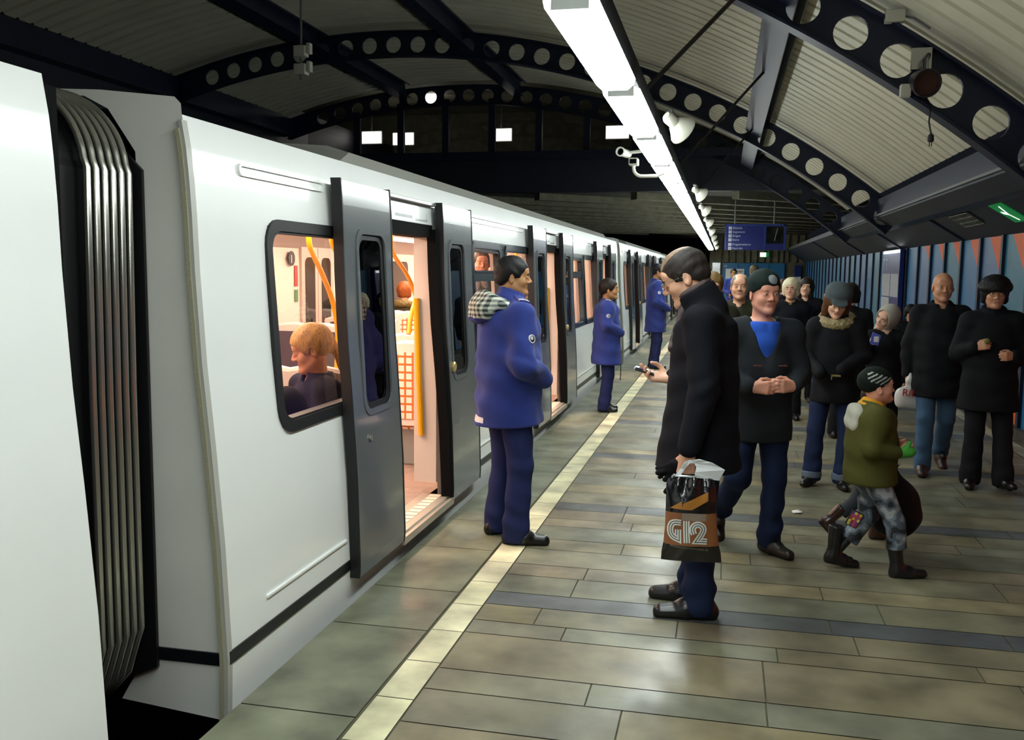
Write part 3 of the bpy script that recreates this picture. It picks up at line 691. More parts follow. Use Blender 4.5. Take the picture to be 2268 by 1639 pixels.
    if detail:
        f = MB(); side_loop(f, 3.86, 1.995, rrect(.085, .11, .01), rrect(.075, .10, .008), 0, .004); f.build('number_plate', M['train_grey'], root)
        text_mesh('6', .07, 'number', M['train_grey'], root, frame((xp(1.97)+.004, 3.84, 1.97), (0,1,0), (0,0,1)))
    for d in doors:
        SLOPE[0] = .017; door_leaf(root, d[0], d[1], d[0]+.17, d[1]-.11, 0, d)
        door_leaf(root, d[2], d[3], d[2]+.11, d[3]-.22, d[2]+.09, d); SLOPE[0] = 0
        fr = empty('door_frame', (0,0,0), parent=root)
        m_ = MB(); side_slab(m_, d[1]-.02, d[2]+.0, 1.96, 2.09, -.10, -.04); side_slab(m_, d[1]-.02, d[2]+.02, 2.085, 2.105, -.06, .045); m_.build('header', mat('door_header', '9a9c9a', .3, metal=.6), fr)
        m_ = MB(); side_slab(m_, d[1], d[2]-.1, 2.055, 2.065, -.06, -.02); side_slab(m_, d[1]+.3, d[1]+.62, 1.985, 2.005, -.06, 0); side_slab(m_, d[1]+.6, d[1]+.62, 1.985, 2.045, -.06, 0); side_slab(m_, d[1]+.68, d[1]+.92, 1.975, 1.99, -.06, 0); side_slab(m_, d[1]+.90, d[1]+.92, 1.975, 2.03, -.06, 0); m_.build('mechanism', M['black'], fr)
        m_ = MB(); side_slab(m_, d[1], d[2], 1.88, 1.965, -.14, -.0); side_slab(m_, d[2]-.055, d[2], .12, 1.93, -.015, .03); side_slab(m_, d[2]-.06, d[2]-.03, .12, 1.93, -.02, .045); side_slab(m_, d[1]-.02, d[1]+.03, .12, 1.93, -.06, .03); m_.build('jamb', M['black_matte'], fr)
        m_ = MB(); side_slab(m_, d[1], d[2], .06, .105, -.02, .055); m_.box(-2.0, -1.80, d[1], d[2], .10, .118); m_.build('sill', M['sill'], fr)
        m_ = MB()
        for q in np.linspace(d[1]+.05, d[2]-.05, 12): m_.box(-1.93, -1.85, q-.03, q+.03, .118, .121)
        m_.build('tread', mat('tread', 'e8dcc8', .5), fr)
    # interior
    I = MB(); I.quad((XB+.05,.05,.115),(-1.95,.05,.115),(-1.95,L-.05,.115),(XB+.05,L-.05,.115)); I.build('interior_floor', M['inner_floor'], root)
    I = MB(); I.quad((XB+.05,.05,2.06),(-1.96,.05,2.06),(-1.96,L-.05,2.06),(XB+.05,L-.05,2.06)); I.quad((-2.25,.05,2.06),(-2.25,L-.05,2.06),(-1.97,L-.05,1.90),(-1.97,.05,1.90)); I.quad((XB+.3,.05,2.06),(XB+.3,L-.05,2.06),(XB+.06,L-.05,1.90),(XB+.06,.05,1.90)); I.build('interior_ceiling', M['inner_ceil'], root)
    I = MB()
    for xx in (-2.75, -4.1): I = MB(); I.box(xx-.10, xx+.10, .3, L-.3, 2.035, 2.055); I.build('ceiling_light_strip', M['train_lamp'], root)
    I = MB(); x = XB+.06
    ops2 = [(d[1]-.2, d[2]+.2) for d in doors]; win2 = [(w_[0]-.0, w_[1], .95, 1.78) for w_ in bays]
    I.quad((x,.05,.1),(x,L-.05,.1),(x,L-.05,1.95),(x,.05,1.95)); iw = I.build('interior_wall', M['inner_wall'], root)
    for w_ in bays:
        b = MB(); b.prism([(x+.005, (w_[0]+w_[1])/2+q[0], 1.38+q[1]) for q in rrect(w_[1]-w_[0], .82, .10)], (.008,0,0)); b.build('far_window', M['dark_glass'], iw)
    for d in doors:
        c_ = (d[1]+d[2])/2+.35
        for (a, b_) in ((c_-.45,c_-.008),(c_+.008,c_+.45)):
            b = MB(); b.box(x+.003, x+.03, a, b_, .12, 1.93); b.build('far_door', mat('far_door', 'b9a89c', .4), iw)
            b = MB(); b.prism([(x+.031, (a+b_)/2+q[0], 1.35+q[1]) for q in rrect(b_-a-.18, .9, .08)], (.006,0,0)); b.build('far_door_window', M['dark_glass'], iw)
        b = MB(); b.lathe([(.085,0),(.085,.006)], (x+.03, c_-.72, 1.78), 'x', 24); b.build('notice', M['black'], iw)
        text_mesh('1', .13, 'numeral', M['white'], iw, frame((x+.037, c_-.76, 1.73), (0,1,0), (0,0,1)))
        b = MB(); b.box(x+.005,x+.012,c_-.60,c_-.52,1.46,1.70); b.build('sticker', M['red_sticker'], iw)
        b = MB(); b.box(x+.005,x+.012,c_-.60,c_-.52,1.28,1.42); b.build('sticker', M['green_sticker'], iw)
    # inner lining of near wall around openings
    I = MB()
    for a, b in zip(ycuts, ycuts[1:]):
        m = (a+b)/2; segs2 = [(.1, 1.95)]
        for o_ in ops:
            if o_[0] < m < o_[1]: segs2 = [s for s in ((.1, o_[2]-.09), (o_[3], 1.95)) if s[1]-s[0] > .03]
        for s0, s1 in segs2: side_rect(I, a, b, s0, s1, off=-.07)
    for w_ in bays:   # reveal
        for yy in (w_[0]-.02, w_[1]+.02): I.quad((xp(w_[2])-.02,yy,w_[2]),(xp(w_[2])-.09,yy,w_[2]),(xp(w_[3])-.09,yy,w_[3]),(xp(w_[3])-.02,yy,w_[3]))
    I.build('interior_lining', M['inner_wall'], root)
    for d in doors:   # draught screens with handrail
        for yy in (d[2]+.015,):
            b = MB(); b.box(-2.06, -1.90, yy-.015, yy+.05, .2, 1.93); b.build('draught_screen', M['inner_wall'], root)
        b = MB(); b.tube([(-2.035, d[2]-.02, 1.47),(-2.02, d[2]-.02, 1.0),(-2.0, d[2]-.02, .53)], .021, 10); b.build('grab_pole', M['yellow_pole'], root)
        dy = d[1]-1.885
        for pth in POLES:
            if max(p[1] for p in pth)+dy > L-.3: continue
            b = MB(); b.tube([(x, y+dy, z) for x, y, z in spline3(pth)], .019, 10); smooth_angle(b.build('grab_pole', M['yellow_pole'], root), 60)
    if detail:
        for k, d in enumerate(doors[:2]):
            seat(root, -2.52, d[2]+.78, 1, M['seat_check'], M['seat_shell']); seat(root, -2.52, d[2]+1.65, 1, M['seat_check'], M['seat_shell'])
            seat(root, -4.25, d[2]+1.0, 1, M['seat_check'], M['seat_shell']); seat(root, -4.2, d[2]+(5.9 if k == 0 else 4.4), 1, M['seat_check'], M['seat_shell'])
            if k == 0:
                seat(root, -2.42, 1.80, -1, M['seat_dark'], M['seat_shell']); seat(root, -4.15, 5.72, -1, M['seat_dark'], M['seat_shell']); seat(root, -4.3, 7.5, -1, M['seat_dark'], M['seat_shell'])
    b = MB(); b.quad((XB,L-.04,.1),(-1.95,L-.04,.1),(-1.95,L-.04,2.06),(XB,L-.04,2.06)); b.quad((XB,.04,.1),(-1.95,.04,.1),(-1.95,.04,2.06),(XB,.04,2.06)); b.build('bulkhead', M['inner_wall'], root)
    return root
c1 = car(3.12, 'white metro car with the blonde passenger at its first window')
c2_ = car(17.6, 'white metro car following the first gap, beside the third officer', detail=False)
car(32.1, 'white metro car at the distant end of the train', detail=False)
nc = car(2.40-6.5, 'white blank end of the metro car joined to the ribbed grey bellows', L=6.5, near_only=True)
b = MB(); b.prism([(-1.98,6.2,2.255),(-2.02,6.2,2.30),(-1.98,6.2,2.31)], (0,.10,0)); b.build('roof_lug', M['train_end'], nc)
# bellows gangway
def bellows(y0, y1, carobj):
    o = empty('gangway_bellows', (0, y0-carobj.location.y, 0), parent=carobj)
    X0, X1 = -2.15, -4.75
    def loop(yy, ins=0):
        pts = [(X0-ins-.20, yy, -.05+ins), (X0-ins-.06, yy, .10+ins), (X0-ins, yy, .28), (X0-ins+.0, yy, 1.2), (X0-ins+.01, yy, 2.0)]
        for i in range(1, 17):
            a = i/16*PI/2; pts.append((X0-ins-.33*(1-math.cos(a)), yy, 2.0+(.305-ins)*math.sin(a)))
        pts += [(-3.4, yy, 2.31-ins), (X1+.4, yy, 2.3-ins), (X1+ins, yy, 1.9), (X1+ins, yy, .2)]
        return pts
    dy = .046; n = 6 if y1-y0 > .5 else 8
    m_ = MB(); L0, L1 = loop(0, .05), loop(y1-y0, .05)
    for i in range(len(L0)-1): m_.quad(L0[i], L0[i+1], L1[i+1], L1[i])
    m_.build('membrane', M['black_rubber'], o)
    for k in range(n):
        yy = (y1-y0)-.045-dy*(k+.5)
        r = MB(); r.tube(loop(yy, .0), .013, 8); smooth_angle(r.build('rib', M['silver_rubber'], o), 80)
        r = MB(); r.tube([(p[0]-.006, p[1]+dy/2, p[2]) for p in loop(yy, .008)], .010, 6); smooth_angle(r.build('fold', M['black_rubber'], o), 60)
    r = MB(); pl = [(-2.12,y1-y0-.02,.10),(-2.12,y1-y0-.02,2.02),(-2.30,y1-y0-.02,2.2),(-2.3,y1-y0-.02,.02)]; r.prism(pl, (0,.015,0)); r.build('end_plate', M['black'], o)
    r = MB(); r.box(-4.5,-1.955,.001,.05,-.3,2.19); r.build('end_frame', M['black_matte'], o)
bellows(2.40, 3.115, nc)
bellows(17.17, 17.6, c1)
bellows(31.65, 32.1, c2_)
# ================================================================== FIGURE SCULPTING (signed distance -> surface nets)
class SDF:
    def __init__(s, lo, hi, res):
        s.lo = np.array(lo, float); s.res = res; s.n = np.ceil((np.array(hi)-s.lo)/res).astype(int)+1
        s.f = np.full(tuple(s.n), .3, np.float32)
    def win(s, lo, hi):
        a = np.clip(np.floor((np.array(lo)-s.lo)/s.res).astype(int), 0, s.n); b = np.clip(np.ceil((np.array(hi)-s.lo)/s.res).astype(int)+1, 0, s.n)
        if np.any(b <= a): return None
        ax = [np.arange(a[i], b[i])*s.res+s.lo[i] for i in range(3)]
        return (slice(a[0],b[0]), slice(a[1],b[1]), slice(a[2],b[2])), ax[0][:,None,None], ax[1][None,:,None], ax[2][None,None,:]
    def _put(s, sl, d, k, op):
        g = s.f[sl]; d = d.astype(np.float32)
        if op == 'u':
            if k > 0:
                h = np.maximum(k-np.abs(g-d), 0)/k; s.f[sl] = np.minimum(g, d)-h*h*k*.25
            else: s.f[sl] = np.minimum(g, d)
        else:
            d = -d
            if k > 0:
                h = np.maximum(k-np.abs(g-d), 0)/k; s.f[sl] = np.maximum(g, d)+h*h*k*.25
            else: s.f[sl] = np.maximum(g, d)
    def cap(s, a, b, ra, rb=None, k=.02, flat=(1,1,1), op='u'):
        rb = ra if rb is None else rb; a = np.array(a, float); b = np.array(b, float); fl = np.array(flat, float); r = max(ra, rb)
        m = k+3*s.res
        W = s.win(np.minimum(a, b)-r*fl-m, np.maximum(a, b)+r*fl+m)
        if W is None: return s
        sl, X, Y, Z = W; A = a/fl; D = (b-a)/fl; L = max(D@D, 1e-9)
        x, y, z = X/fl[0]-A[0], Y/fl[1]-A[1], Z/fl[2]-A[2]
        t = np.clip((x*D[0]+y*D[1]+z*D[2])/L, 0, 1)
        d = np.sqrt((x-t*D[0])**2+(y-t*D[1])**2+(z-t*D[2])**2)-(ra+(rb-ra)*t)
        s._put(sl, d*fl.min(), k, op); return s
    def ell(s, c, r, k=.02, R=None, op='u'):
        c = np.array(c, float); r = np.array(r, float)*np.ones(3); m = k+3*s.res; e = r.max() if R is not None else r
        W = s.win(c-e-m, c+e+m)
        if W is None: return s
        sl, X, Y, Z = W; x, y, z = X-c[0], Y-c[1], Z-c[2]
        if R is not None: x, y, z = (R[0][0]*x+R[1][0]*y+R[2][0]*z, R[0][1]*x+R[1][1]*y+R[2][1]*z, R[0][2]*x+R[1][2]*y+R[2][2]*z)
        q = np.sqrt((x/r[0])**2+(y/r[1])**2+(z/r[2])**2); g = np.sqrt((x/r[0]**2)**2+(y/r[1]**2)**2+(z/r[2]**2)**2)
        s._put(sl, q*(q-1)/np.maximum(g, 1e-6), k, op); return s
    def torus(s, c, n, R, r, k=.01, op='u'):
        c = np.array(c, float); n = np.array(n, float); n /= np.linalg.norm(n); m = R+r+k+3*s.res
        W = s.win(c-m, c+m)
        if W is None: return s
        sl, X, Y, Z = W; x, y, z = X-c[0], Y-c[1], Z-c[2]; h = x*n[0]+y*n[1]+z*n[2]
        q = np.sqrt(np.maximum(x*x+y*y+z*z-h*h, 0))-R; s._put(sl, np.sqrt(q*q+h*h)-r, k, op); return s
    def cut(s, n, d, k=0, lo=None, hi=None):       # remove n.p > d
        n = np.array(n, float); d = d/np.linalg.norm(n); n = n/np.linalg.norm(n)
        W = s.win(s.lo if lo is None else lo, s.lo+s.n*s.res if hi is None else hi)
        if W is None: return s
        sl, X, Y, Z = W; s._put(sl, -(X*n[0]+Y*n[1]+Z*n[2]-d)+0*(X+Y+Z), k, 's'); return s
    def wrinkle(s, amp, fn, lo=None, hi=None):
        W = s.win(s.lo if lo is None else lo, s.lo+s.n*s.res if hi is None else hi); sl, X, Y, Z = W
        s.f[sl] += (amp*fn(X, Y, Z)).astype(np.float32); return s
    def mesh(s):
        f = s.f; f[0] = f[-1] = .1; f[:,0] = f[:,-1] = .1; f[:,:,0] = f[:,:,-1] = .1
        I = f < 0; n = np.array(f.shape)-1
        cnt = np.zeros(tuple(n), np.int8)
        for dx in (0,1):
            for dy in (0,1):
                for dz in (0,1): cnt += I[dx:n[0]+dx, dy:n[1]+dy, dz:n[2]+dz]
        idx = np.argwhere((cnt > 0) & (cnt < 8))
        C = [(dx,dy,dz) for dx in (0,1) for dy in (0,1) for dz in (0,1)]
        V = np.stack([f[idx[:,0]+c[0], idx[:,1]+c[1], idx[:,2]+c[2]] for c in C], 1)
        acc = np.zeros((len(idx), 3)); w_ = np.zeros(len(idx))
        for i in range(8):
            for j in range(i+1, 8):
                dd = np.array(C[j])-np.array(C[i])
                if np.abs(dd).sum() != 1: continue
                a, b = V[:,i], V[:,j]; m = (a < 0) != (b < 0); t = np.where(m, a/np.where(m, a-b, 1), 0)
                acc += np.where(m[:,None], np.array(C[i])+t[:,None]*dd, 0); w_ += m
        P = (idx+acc/w_[:,None])*s.res+s.lo
        id_ = np.full(tuple(n), -1, np.int64); id_[tuple(idx.T)] = np.arange(len(idx))
        F = []
        for ax in range(3):
            A = [slice(0,-1) if q == ax else slice(1,-1) for q in range(3)]; B = [slice(1,None) if q == ax else slice(1,-1) for q in range(3)]
            i0, i1 = I[tuple(A)], I[tuple(B)]; off = np.array([0 if q == ax else 1 for q in range(3)])
            e = np.argwhere(i0 != i1)
            if not len(e): continue
            flip = i0[tuple(e.T)]; e = e+off; u, v = (ax+1)%3, (ax+2)%3
            du = np.eye(3, dtype=int)[u]; dv = np.eye(3, dtype=int)[v]
            q = np.stack([id_[tuple((e-du-dv).T)], id_[tuple((e-dv).T)], id_[tuple(e.T)], id_[tuple((e-du).T)]], 1)
            F.append(np.where(flip[:,None], q, q[:,::-1]))
        return P, np.concatenate(F)
def sdf_obj(S, name, mats, parent, paint=(), smooth=True, iters=0):
    P, F = S.mesh() if isinstance(S, SDF) else S
    me = bpy.data.meshes.new(name); me.vertices.add(len(P)); me.vertices.foreach_set('co', P.astype(np.float32).ravel())
    me.loops.add(F.size); me.loops.foreach_set('vertex_index', F.astype(np.int32).ravel())
    me.polygons.add(len(F)); me.polygons.foreach_set('loop_start', np.arange(len(F), dtype=np.int32)*4); me.polygons.foreach_set('loop_total', np.full(len(F), 4, np.int32))
    for m in (mats if isinstance(mats, (list, tuple)) else [mats]): me.materials.append(m)
    mi = np.zeros(len(F), np.int32)
    if paint:
        c = P[F].mean(1)
        for k, fn in enumerate(paint): mi[fn(c)] = k+1
        me.polygons.foreach_set('material_index', mi)
    me.polygons.foreach_set('use_smooth', np.ones(len(F), bool)); me.update(calc_edges=True)
    o = bpy.data.objects.new(name, me); COL.objects.link(o); o.parent = parent
    return o
def rot(yaw=0, pitch=0, roll=0):       # yaw left +, pitch down +, roll to left shoulder +
    return np.array((Matrix.Rotation(yaw, 3, 'Z') @ Matrix.Rotation(pitch, 3, 'Y') @ Matrix.Rotation(-roll, 3, 'X')))
def skin_mat(name, col, noise=.06): return mat(name, col, .5, spec=.35, noise=noise, nscale=14, bump=.04, bscale=200)
for n_, c_ in dict(skin_tan='b08158', skin_pale='dba78a', skin_pink='d89a82', skin_warm='c99070', skin_light='e0b095').items(): skin_mat(n_, c_)
for n_, c_ in dict(lip_tan='7c4c3c', lip_pale='b5766a', sock='0c0c10', eyewhite='d8d4cc', iris='1c1410', brow_dark='15110f', brow_fair='8a6a4c').items(): mat(n_, c_, .5)
def cloth(name, col, b=.12, s=.0, rough=.85, sc_=260): return mat(name, col, rough, spec=.2, noise=.10, nscale=6, bump=b, bscale=sc_, sheen=s, bdist=.002)
def hairm(name, col):
    m = mat(name, col, .55, spec=.3, noise=.4, nscale=40, bump=.7, bscale=1, bdist=.004); nt = m.node_tree
    tc = [n for n in nt.nodes if n.type == 'TEX_COORD'][0]; mp = nt.nodes.new('ShaderNodeMapping'); mp.inputs['Scale'].default_value = (260, 260, 50)
    nt.links.new(tc.outputs['Object'], mp.inputs[0])
    for n in nt.nodes:
        if n.type == 'TEX_NOISE': nt.links.new(mp.outputs[0], n.inputs['Vector']); n.inputs['Scale'].default_value = 1 if n.inputs['Scale'].default_value < 2 else .6
    return m
def wr1(seed, sx=14, sz=22):
    r = np.random.RandomState(seed); p = r.uniform(0, 6, 12); q = r.uniform(.7, 1.3, 9)
    def fn(X, Y, Z):
        return (np.sin(X*sx*q[0]+Y*sx*q[1]+Z*sz*q[2]+p[0])*np.sin(Y*sx*1.3*q[3]-Z*sz*.7*q[4]+X*9+p[1])
                +.6*np.sin(Z*sz*1.9*q[5]+X*sx*1.4*q[6]-Y*sx*.8+p[2])*np.sin(X*11*q[7]+Y*13*q[8]+p[3]))
    return fn
def lerp(a, b, t): return np.array(a)*(1-t)+np.array(b)*t

def head_parts(S, hc, R, s, fem=0, child=0):
    T = (lambda p: hc+R @ (np.array((p[0]*(.97 if p[2] < -.05 else 1), p[1]*1.04, p[2]*(.86 if p[2] < 0 else 1)))*s)) if child else (lambda p: hc+R @ (np.array(p)*s))
    fw_ = 1-.06*fem
    S.ell(T((-.014,0,.030)), np.array((.098,.076,.084))*s, .03, R)
    S.ell(T((.022,0,-.035)), np.array((.066,.062*fw_,.078))*s, .03, R)
    for y in (-1, 1):
        S.cap(T((-.005,y*.050*fw_,-.058)), T((.062,y*.018,-.100)), .020*s, .016*s, .03)
        S.ell(T((.052,y*.036,-.032)), np.array((.030,.026,.026))*s, .02, R)
    S.ell(T((.076,0,-.100)), np.array((.022,.022,.019))*s, .02, R)
    S.ell(T((.072,0,.036)), np.array((.022,.052,.03))*s, .025, R)
    if not fem: S.cap(T((.082,-.032,.018)), T((.082,.032,.018)), .009*s, None, .014)
    for y in (-1, 1): S.ell(T((.098,y*.031,.0)), np.array((.018,.017,.011))*s, .012, R, 's')
    nz = 1-.5*child-.1*fem
    S.cap(T((.085,0,.010)), T((.108*nz+.085*(1-nz),0,-.026)), .0080*s, .0095*s, .012)
    S.ell(T((.106*nz+.085*(1-nz),0,-.031)), np.array((.011,.010,.008))*s, .008, R)
    for y in (-1, 1): S.ell(T((.098,y*.0125,-.034)), np.array((.010,.008,.008))*s, .008, R)
    S.cap(T((.0835,-.015,-.0605)), T((.0835,.015,-.0605)), .0065*s, None, .008)
    S.cap(T((.082,-.013,-.0725)), T((.082,.013,-.0725)), .0070*s, None, .008)
    S.cap(T((.0925,-.019,-.0662)), T((.0925,.019,-.0662)), .0030*s, None, .004, op='s')
    for y in (-1, 1):
        Re = R @ rot(y*.35, -.15, 0)
        S.ell(T((-.010,y*.079,-.012)), np.array((.020,.0085,.034))*s, .006, Re)
        S.ell(T((-.004,y*.088,-.008)), np.array((.010,.0065,.020))*s, .004, Re, 's')
        S.ell(T((.0775,y*.031,.0)), np.array((.0145,.0145,.0145))*s, .004, R)
    return T
D_ = math.radians
def eyes(parent, T, R, s, brow, browm):
    for y in (-1, 1):
        b = MB(); c = np.array((.0775,y*.031,.0)); n1, n2 = 12, 6; vs = []
        for i in range(n1+1):
            a_ = (i/n1*2-1)*D_(46); m = 1-(i/n1*2-1)**2
            for j in range(n2+1):
                b_ = (-D_(13)+(D_(24))*j/n2)*m+y*0; vs.append(T(c+.0153*np.array((math.cos(a_)*math.cos(b_), math.sin(a_)*math.cos(b_), math.sin(b_)))))
        for i in range(n1):
            for j in range(n2):
                a_ = ((i+.5)/n1*2-1)*46; bb = (-13+24*(j+.5)/n2)*(1-((i+.5)/n1*2-1)**2); b.mi = 1 if (a_*a_+bb*bb) < 17**2 else 0
                k = len(b.v); q = [vs[i*(n2+1)+j], vs[(i+1)*(n2+1)+j], vs[(i+1)*(n2+1)+j+1], vs[i*(n2+1)+j+1]]; b.quad(*q)
        b.build('eye', [M['eyewhite'], M['iris']], parent, smooth=True)
        b = MB(); b.tube([Vector(T(p)) for p in ((.093,y*.013,.0185),(.0945,y*.028,.0225),(.086,y*.045,.0175))], [.0035*s*brow,.0048*s*brow,.002*s], 6); b.build('eyebrow', browm, parent, smooth=True)

def hand(S, w, d, n, t, s, curl=(.5,.5,.55,.6), thumb=.5, spread=.1, k=.006):
    """w wrist, d finger direction, n palm normal (fingers curl toward it), t thumb side"""
    d, n, t = [np.array(q, float)/np.linalg.norm(q) for q in (d, n, t)]; w = np.array(w, float)
    n = n-d*(n@d); n /= np.linalg.norm(n); t = np.cross(n, d)*np.sign(np.cross(n, d)@t)
    off = (.030, .010, -.010, -.028); ln = (.070, .078, .073, .058)
    for i in range(4):
        kn = w+d*(.088-.004*abs(i-1))*s+t*off[i]*s
        S.cap(w+d*.012*s+t*off[i]*.6*s, kn, .0165*s, .0125*s, .012)
        a = curl[i]*.75; q = kn; sp = t*(off[i]/.03)*spread
        for j, (fr, r0, r1) in enumerate(((.44,.0098,.009),(.31,.009,.0083),(.25,.0083,.0072))):
            dr = d*math.cos(a)+n*math.sin(a)+sp; dr /= np.linalg.norm(dr); e = q+dr*ln[i]*fr*s
            S.cap(q, e, r0*s, r1*s, k if j else .009); q = e; a += curl[i]*(1.1 if j == 0 else .8)
    b0 = w+d*.022*s+t*.024*s+n*.008*s
    b1 = b0+(d*.6+t*.62+n*(.25+thumb*.4))*.036*s; b2 = b1+(d*.85+t*(.45-thumb*.7)+n*(.2+thumb*.5))*.030*s; b3 = b2+(d*.9+t*(.2-thumb*.9)+n*(.1+thumb*.4))*.026*s
    S.cap(b0, b1, .0145*s, .0115*s, .012); S.cap(b1, b2, .0105*s, .0098*s, .006); S.cap(b2, b3, .0098*s, .008*s, .005)

DEF = dict(H=1.75, res=.006, cres=.010, head=(0,0,0), hpos=(.025,0,1.632), lean=0, build=1.0, fem=0, child=0, hands=True,
    sh=(.0,.165,1.39), elR=(-.02,-.225,1.12), wrR=(.05,-.23,.87), elL=(-.02,.225,1.12), wrL=(.05,.23,.87),
    hR=dict(d=(.2,0,-1),n=(0,1,0),t=(1,0,0)), hL=dict(d=(.2,0,-1),n=(0,-1,0),t=(1,0,0)),
    hipz=.92, knR=(.03,-.10,.49), anR=(-.02,-.11,.085), knL=(.03,.10,.49), anL=(-.02,.11,.085), fyR=-.12, fyL=.12, fpR=0, fpL=0,
    skin='skin_pale', lip='lip_pale', brow=1, browm='brow_dark', legs=True, crown=1.0)
def person(name_, label, pos, heading, spec):
    g = dict(DEF); g.update(spec); s = g['H']/1.75
    root = empty('person', (pos[0], pos[1], pos[2] if len(pos) > 2 else 0), heading); tag(root, label, 'person', g.get('group'))
    A = lambda p: np.array(p, float)*s
    g['s'] = s; g['A'] = A
    def L(p):      # lean: shift upper body forward
        p = np.array(p, float); u = max(0, (p[2]-.95)/.7); return p+np.array((g['lean']*u, 0, -abs(g['lean'])*.12*u))
    g['L'] = L
    shR, shL = [A(L((g['sh'][0], y*g['sh'][1]*(1 if g['build'] < 1.1 else g['build']*.96), g['sh'][2]))) for y in (-1, 1)]
    g['shR'], g['shL'] = shR, shL
    J = {q: A(L(g[q]) if q[:2] in ('el','wr') and g.get('leanarms', True) else g[q]) for q in ('elR','wrR','elL','wrL','knR','anR','knL','anL')}
    g['J'] = J; hz = g['hipz']; hc = A(L(g['hpos'])); R = rot(*g['head']); g['hc'], g['R'] = hc, R
    allp = np.array([hc, shR, shL]+list(J.values())+[A((0,0,hz))]); lo, hi = allp.min(0)-.24*s, allp.max(0)+.24*s
    lo[2] = min(lo[2], -.01); g['lo'], g['hi'] = lo, hi
    S = SDF(lo, hi, g['res'])
    hs = s*(1.12 if g['child'] else 1.04)*g.get('hscale', 1); g['hs'] = hs
    T = head_parts(S, hc, R, hs, g['fem'], g['child']); g['T'] = T
    nb = A(L((-.02,0,1.45))); S.cap(nb, hc+R @ np.array((-.022,0,-.06))*hs, .060*s, .054*s*(.92 if g['fem'] else 1), .03)
    b_ = g['build']
    S.cap(A(L((0,0,1.33))), A((0,0,hz+.06)), .13*s, .125*s, .03, (.72, 1, 1))
    for sd, sh in (('R', shR), ('L', shL)):
        S.cap(A(L((-.01,0,1.42))), sh, .055*s, .05*s, .03)
        S.cap(sh, J['el'+sd], .046*s, .038*s, .02); S.cap(J['el'+sd], J['wr'+sd], .037*s, .026*s, .015, )
        if g['hands']:
            h = g['h'+sd]; hand(S, J['wr'+sd], h['d'], h['n'], h['t'], s*(.95 if g['fem'] else 1.02), h.get('curl', (.5,.5,.55,.6)), h.get('thumb', .5), h.get('spread', .1))
    if g['legs']:
        for sd, y in (('R', -1), ('L', 1)):
            hp = A((0, y*.09, hz)); S.cap(hp, J['kn'+sd], .075*s, .05*s, .03); S.cap(J['kn'+sd], J['an'+sd], .05*s, .033*s, .02)
            fy = g['fy'+sd]; fd = np.array((math.cos(fy), math.sin(fy), 0)); S.cap(J['an'+sd]-np.array((0,0,.03*s)), J['an'+sd]+fd*.13*s-np.array((0,0,.045*s)), .03*s, .025*s, .02)
    iR = R.T
    def lips(c):
        q = (c-hc) @ iR.T/hs; return ((q[:,1]/.023)**2+((q[:,2]+.0665*(.86 if g['child'] else 1))/.0095)**2 < 1) & (q[:,0] > .06)
    pts = [lips, (lambda c: c[:,2] < .36*s)]; mats_ = [M[g['skin']], M[g['lip']], M['sock']]
    body = sdf_obj(S, 'body', mats_, root, pts)
    if not g.get('noeyes'): eyes(root, T, R, hs, g['brow'], M[g['browm']])
    g['root'] = root
    return g
# ------------------------------------------------------------------ garments
def trousers(g, m, r=1.0, cuff=.045, flare=0, label=None, wr=.004, seed=1, top=None):
    s, A, J = g['s'], g['A'], g['J']; hz = g['hipz']
    S = SDF(g['lo'], [g['hi'][0], g['hi'][1], (hz+.25)*s], g['cres'])
    S.cap(A((0,-.055,hz+.02)), A((0,.055,hz+.02)), .115*s*r, None, .03, (1,1,1.1))
    for sd, y in (('R',-1), ('L',1)):
        hp = A((0,y*.088,hz-.02)); kn, an = J['kn'+sd], J['an'+sd]
        S.cap(hp, kn, .098*s*r, .072*s*r, .025); S.cap(kn, an+np.array((0,0,-.02*s)), .070*s*r, (.060+flare)*s*r, .02)
    f = wr1(seed, 16, 26); S.wrinkle(wr*s, lambda X,Y,Z: f(X,Y,Z)*(.5+.9*np.exp(-((Z-.16*s)/(.14*s))**2)))
    for sd in 'RL':
        an, kn = J['an'+sd], J['kn'+sd]; d = an-kn; d /= np.linalg.norm(d)
        S.cut(d, d @ an+cuff*s, .01, an-.3*s, an+.3*s)
    return sdf_obj(S, 'trousers', m, g['root'])
def shoes(g, m, sole, ln=1.0, boot=0, toe=1.0):
    s = g['s']
    for sd in 'RL':
        an = g['J']['an'+sd]; fy, fp = g['fy'+sd], g['fp'+sd]; Rf = rot(fy, fp, 0); k = s*ln
        P = lambda p: an+Rf @ (np.array(p)*k)
        zb = -.085
        S = SDF(an-.33*k, an+.33*k, g['res']*.9)
        S.cap(P((-.045,0,zb+.035)), P((.06,0,zb+.035)), .040*k, .044*k, .02, (1,1,1)); S.cap(P((.06,0,zb+.033)), P((.165,.006,zb+.026)), .046*k, .036*k*toe, .02)
        S.cap(P((-.02,0,zb+.075)), P((.06,0,zb+.055)), .042*k, .036*k, .03)
        if boot: S.cap(P((-.015,0,zb+.08)), P((-.03,0,zb+.09+boot)), .048*k, .062*k, .03)
        up_ = Rf @ np.array((0,0,1)); S.cut(-up_, -(up_ @ P((0,0,zb+.003))), .004)
        if boot: S.cut(up_, up_ @ P((0,0,zb+.09+boot)), .005)
        else: S.cut(up_, up_ @ P((0,0,zb+.118)), .02)
        b = sdf_obj(S, 'boot' if boot else 'shoe', [m, sole], g['root'], [lambda c: ((c-P((0,0,zb))) @ up_) < .022*k])
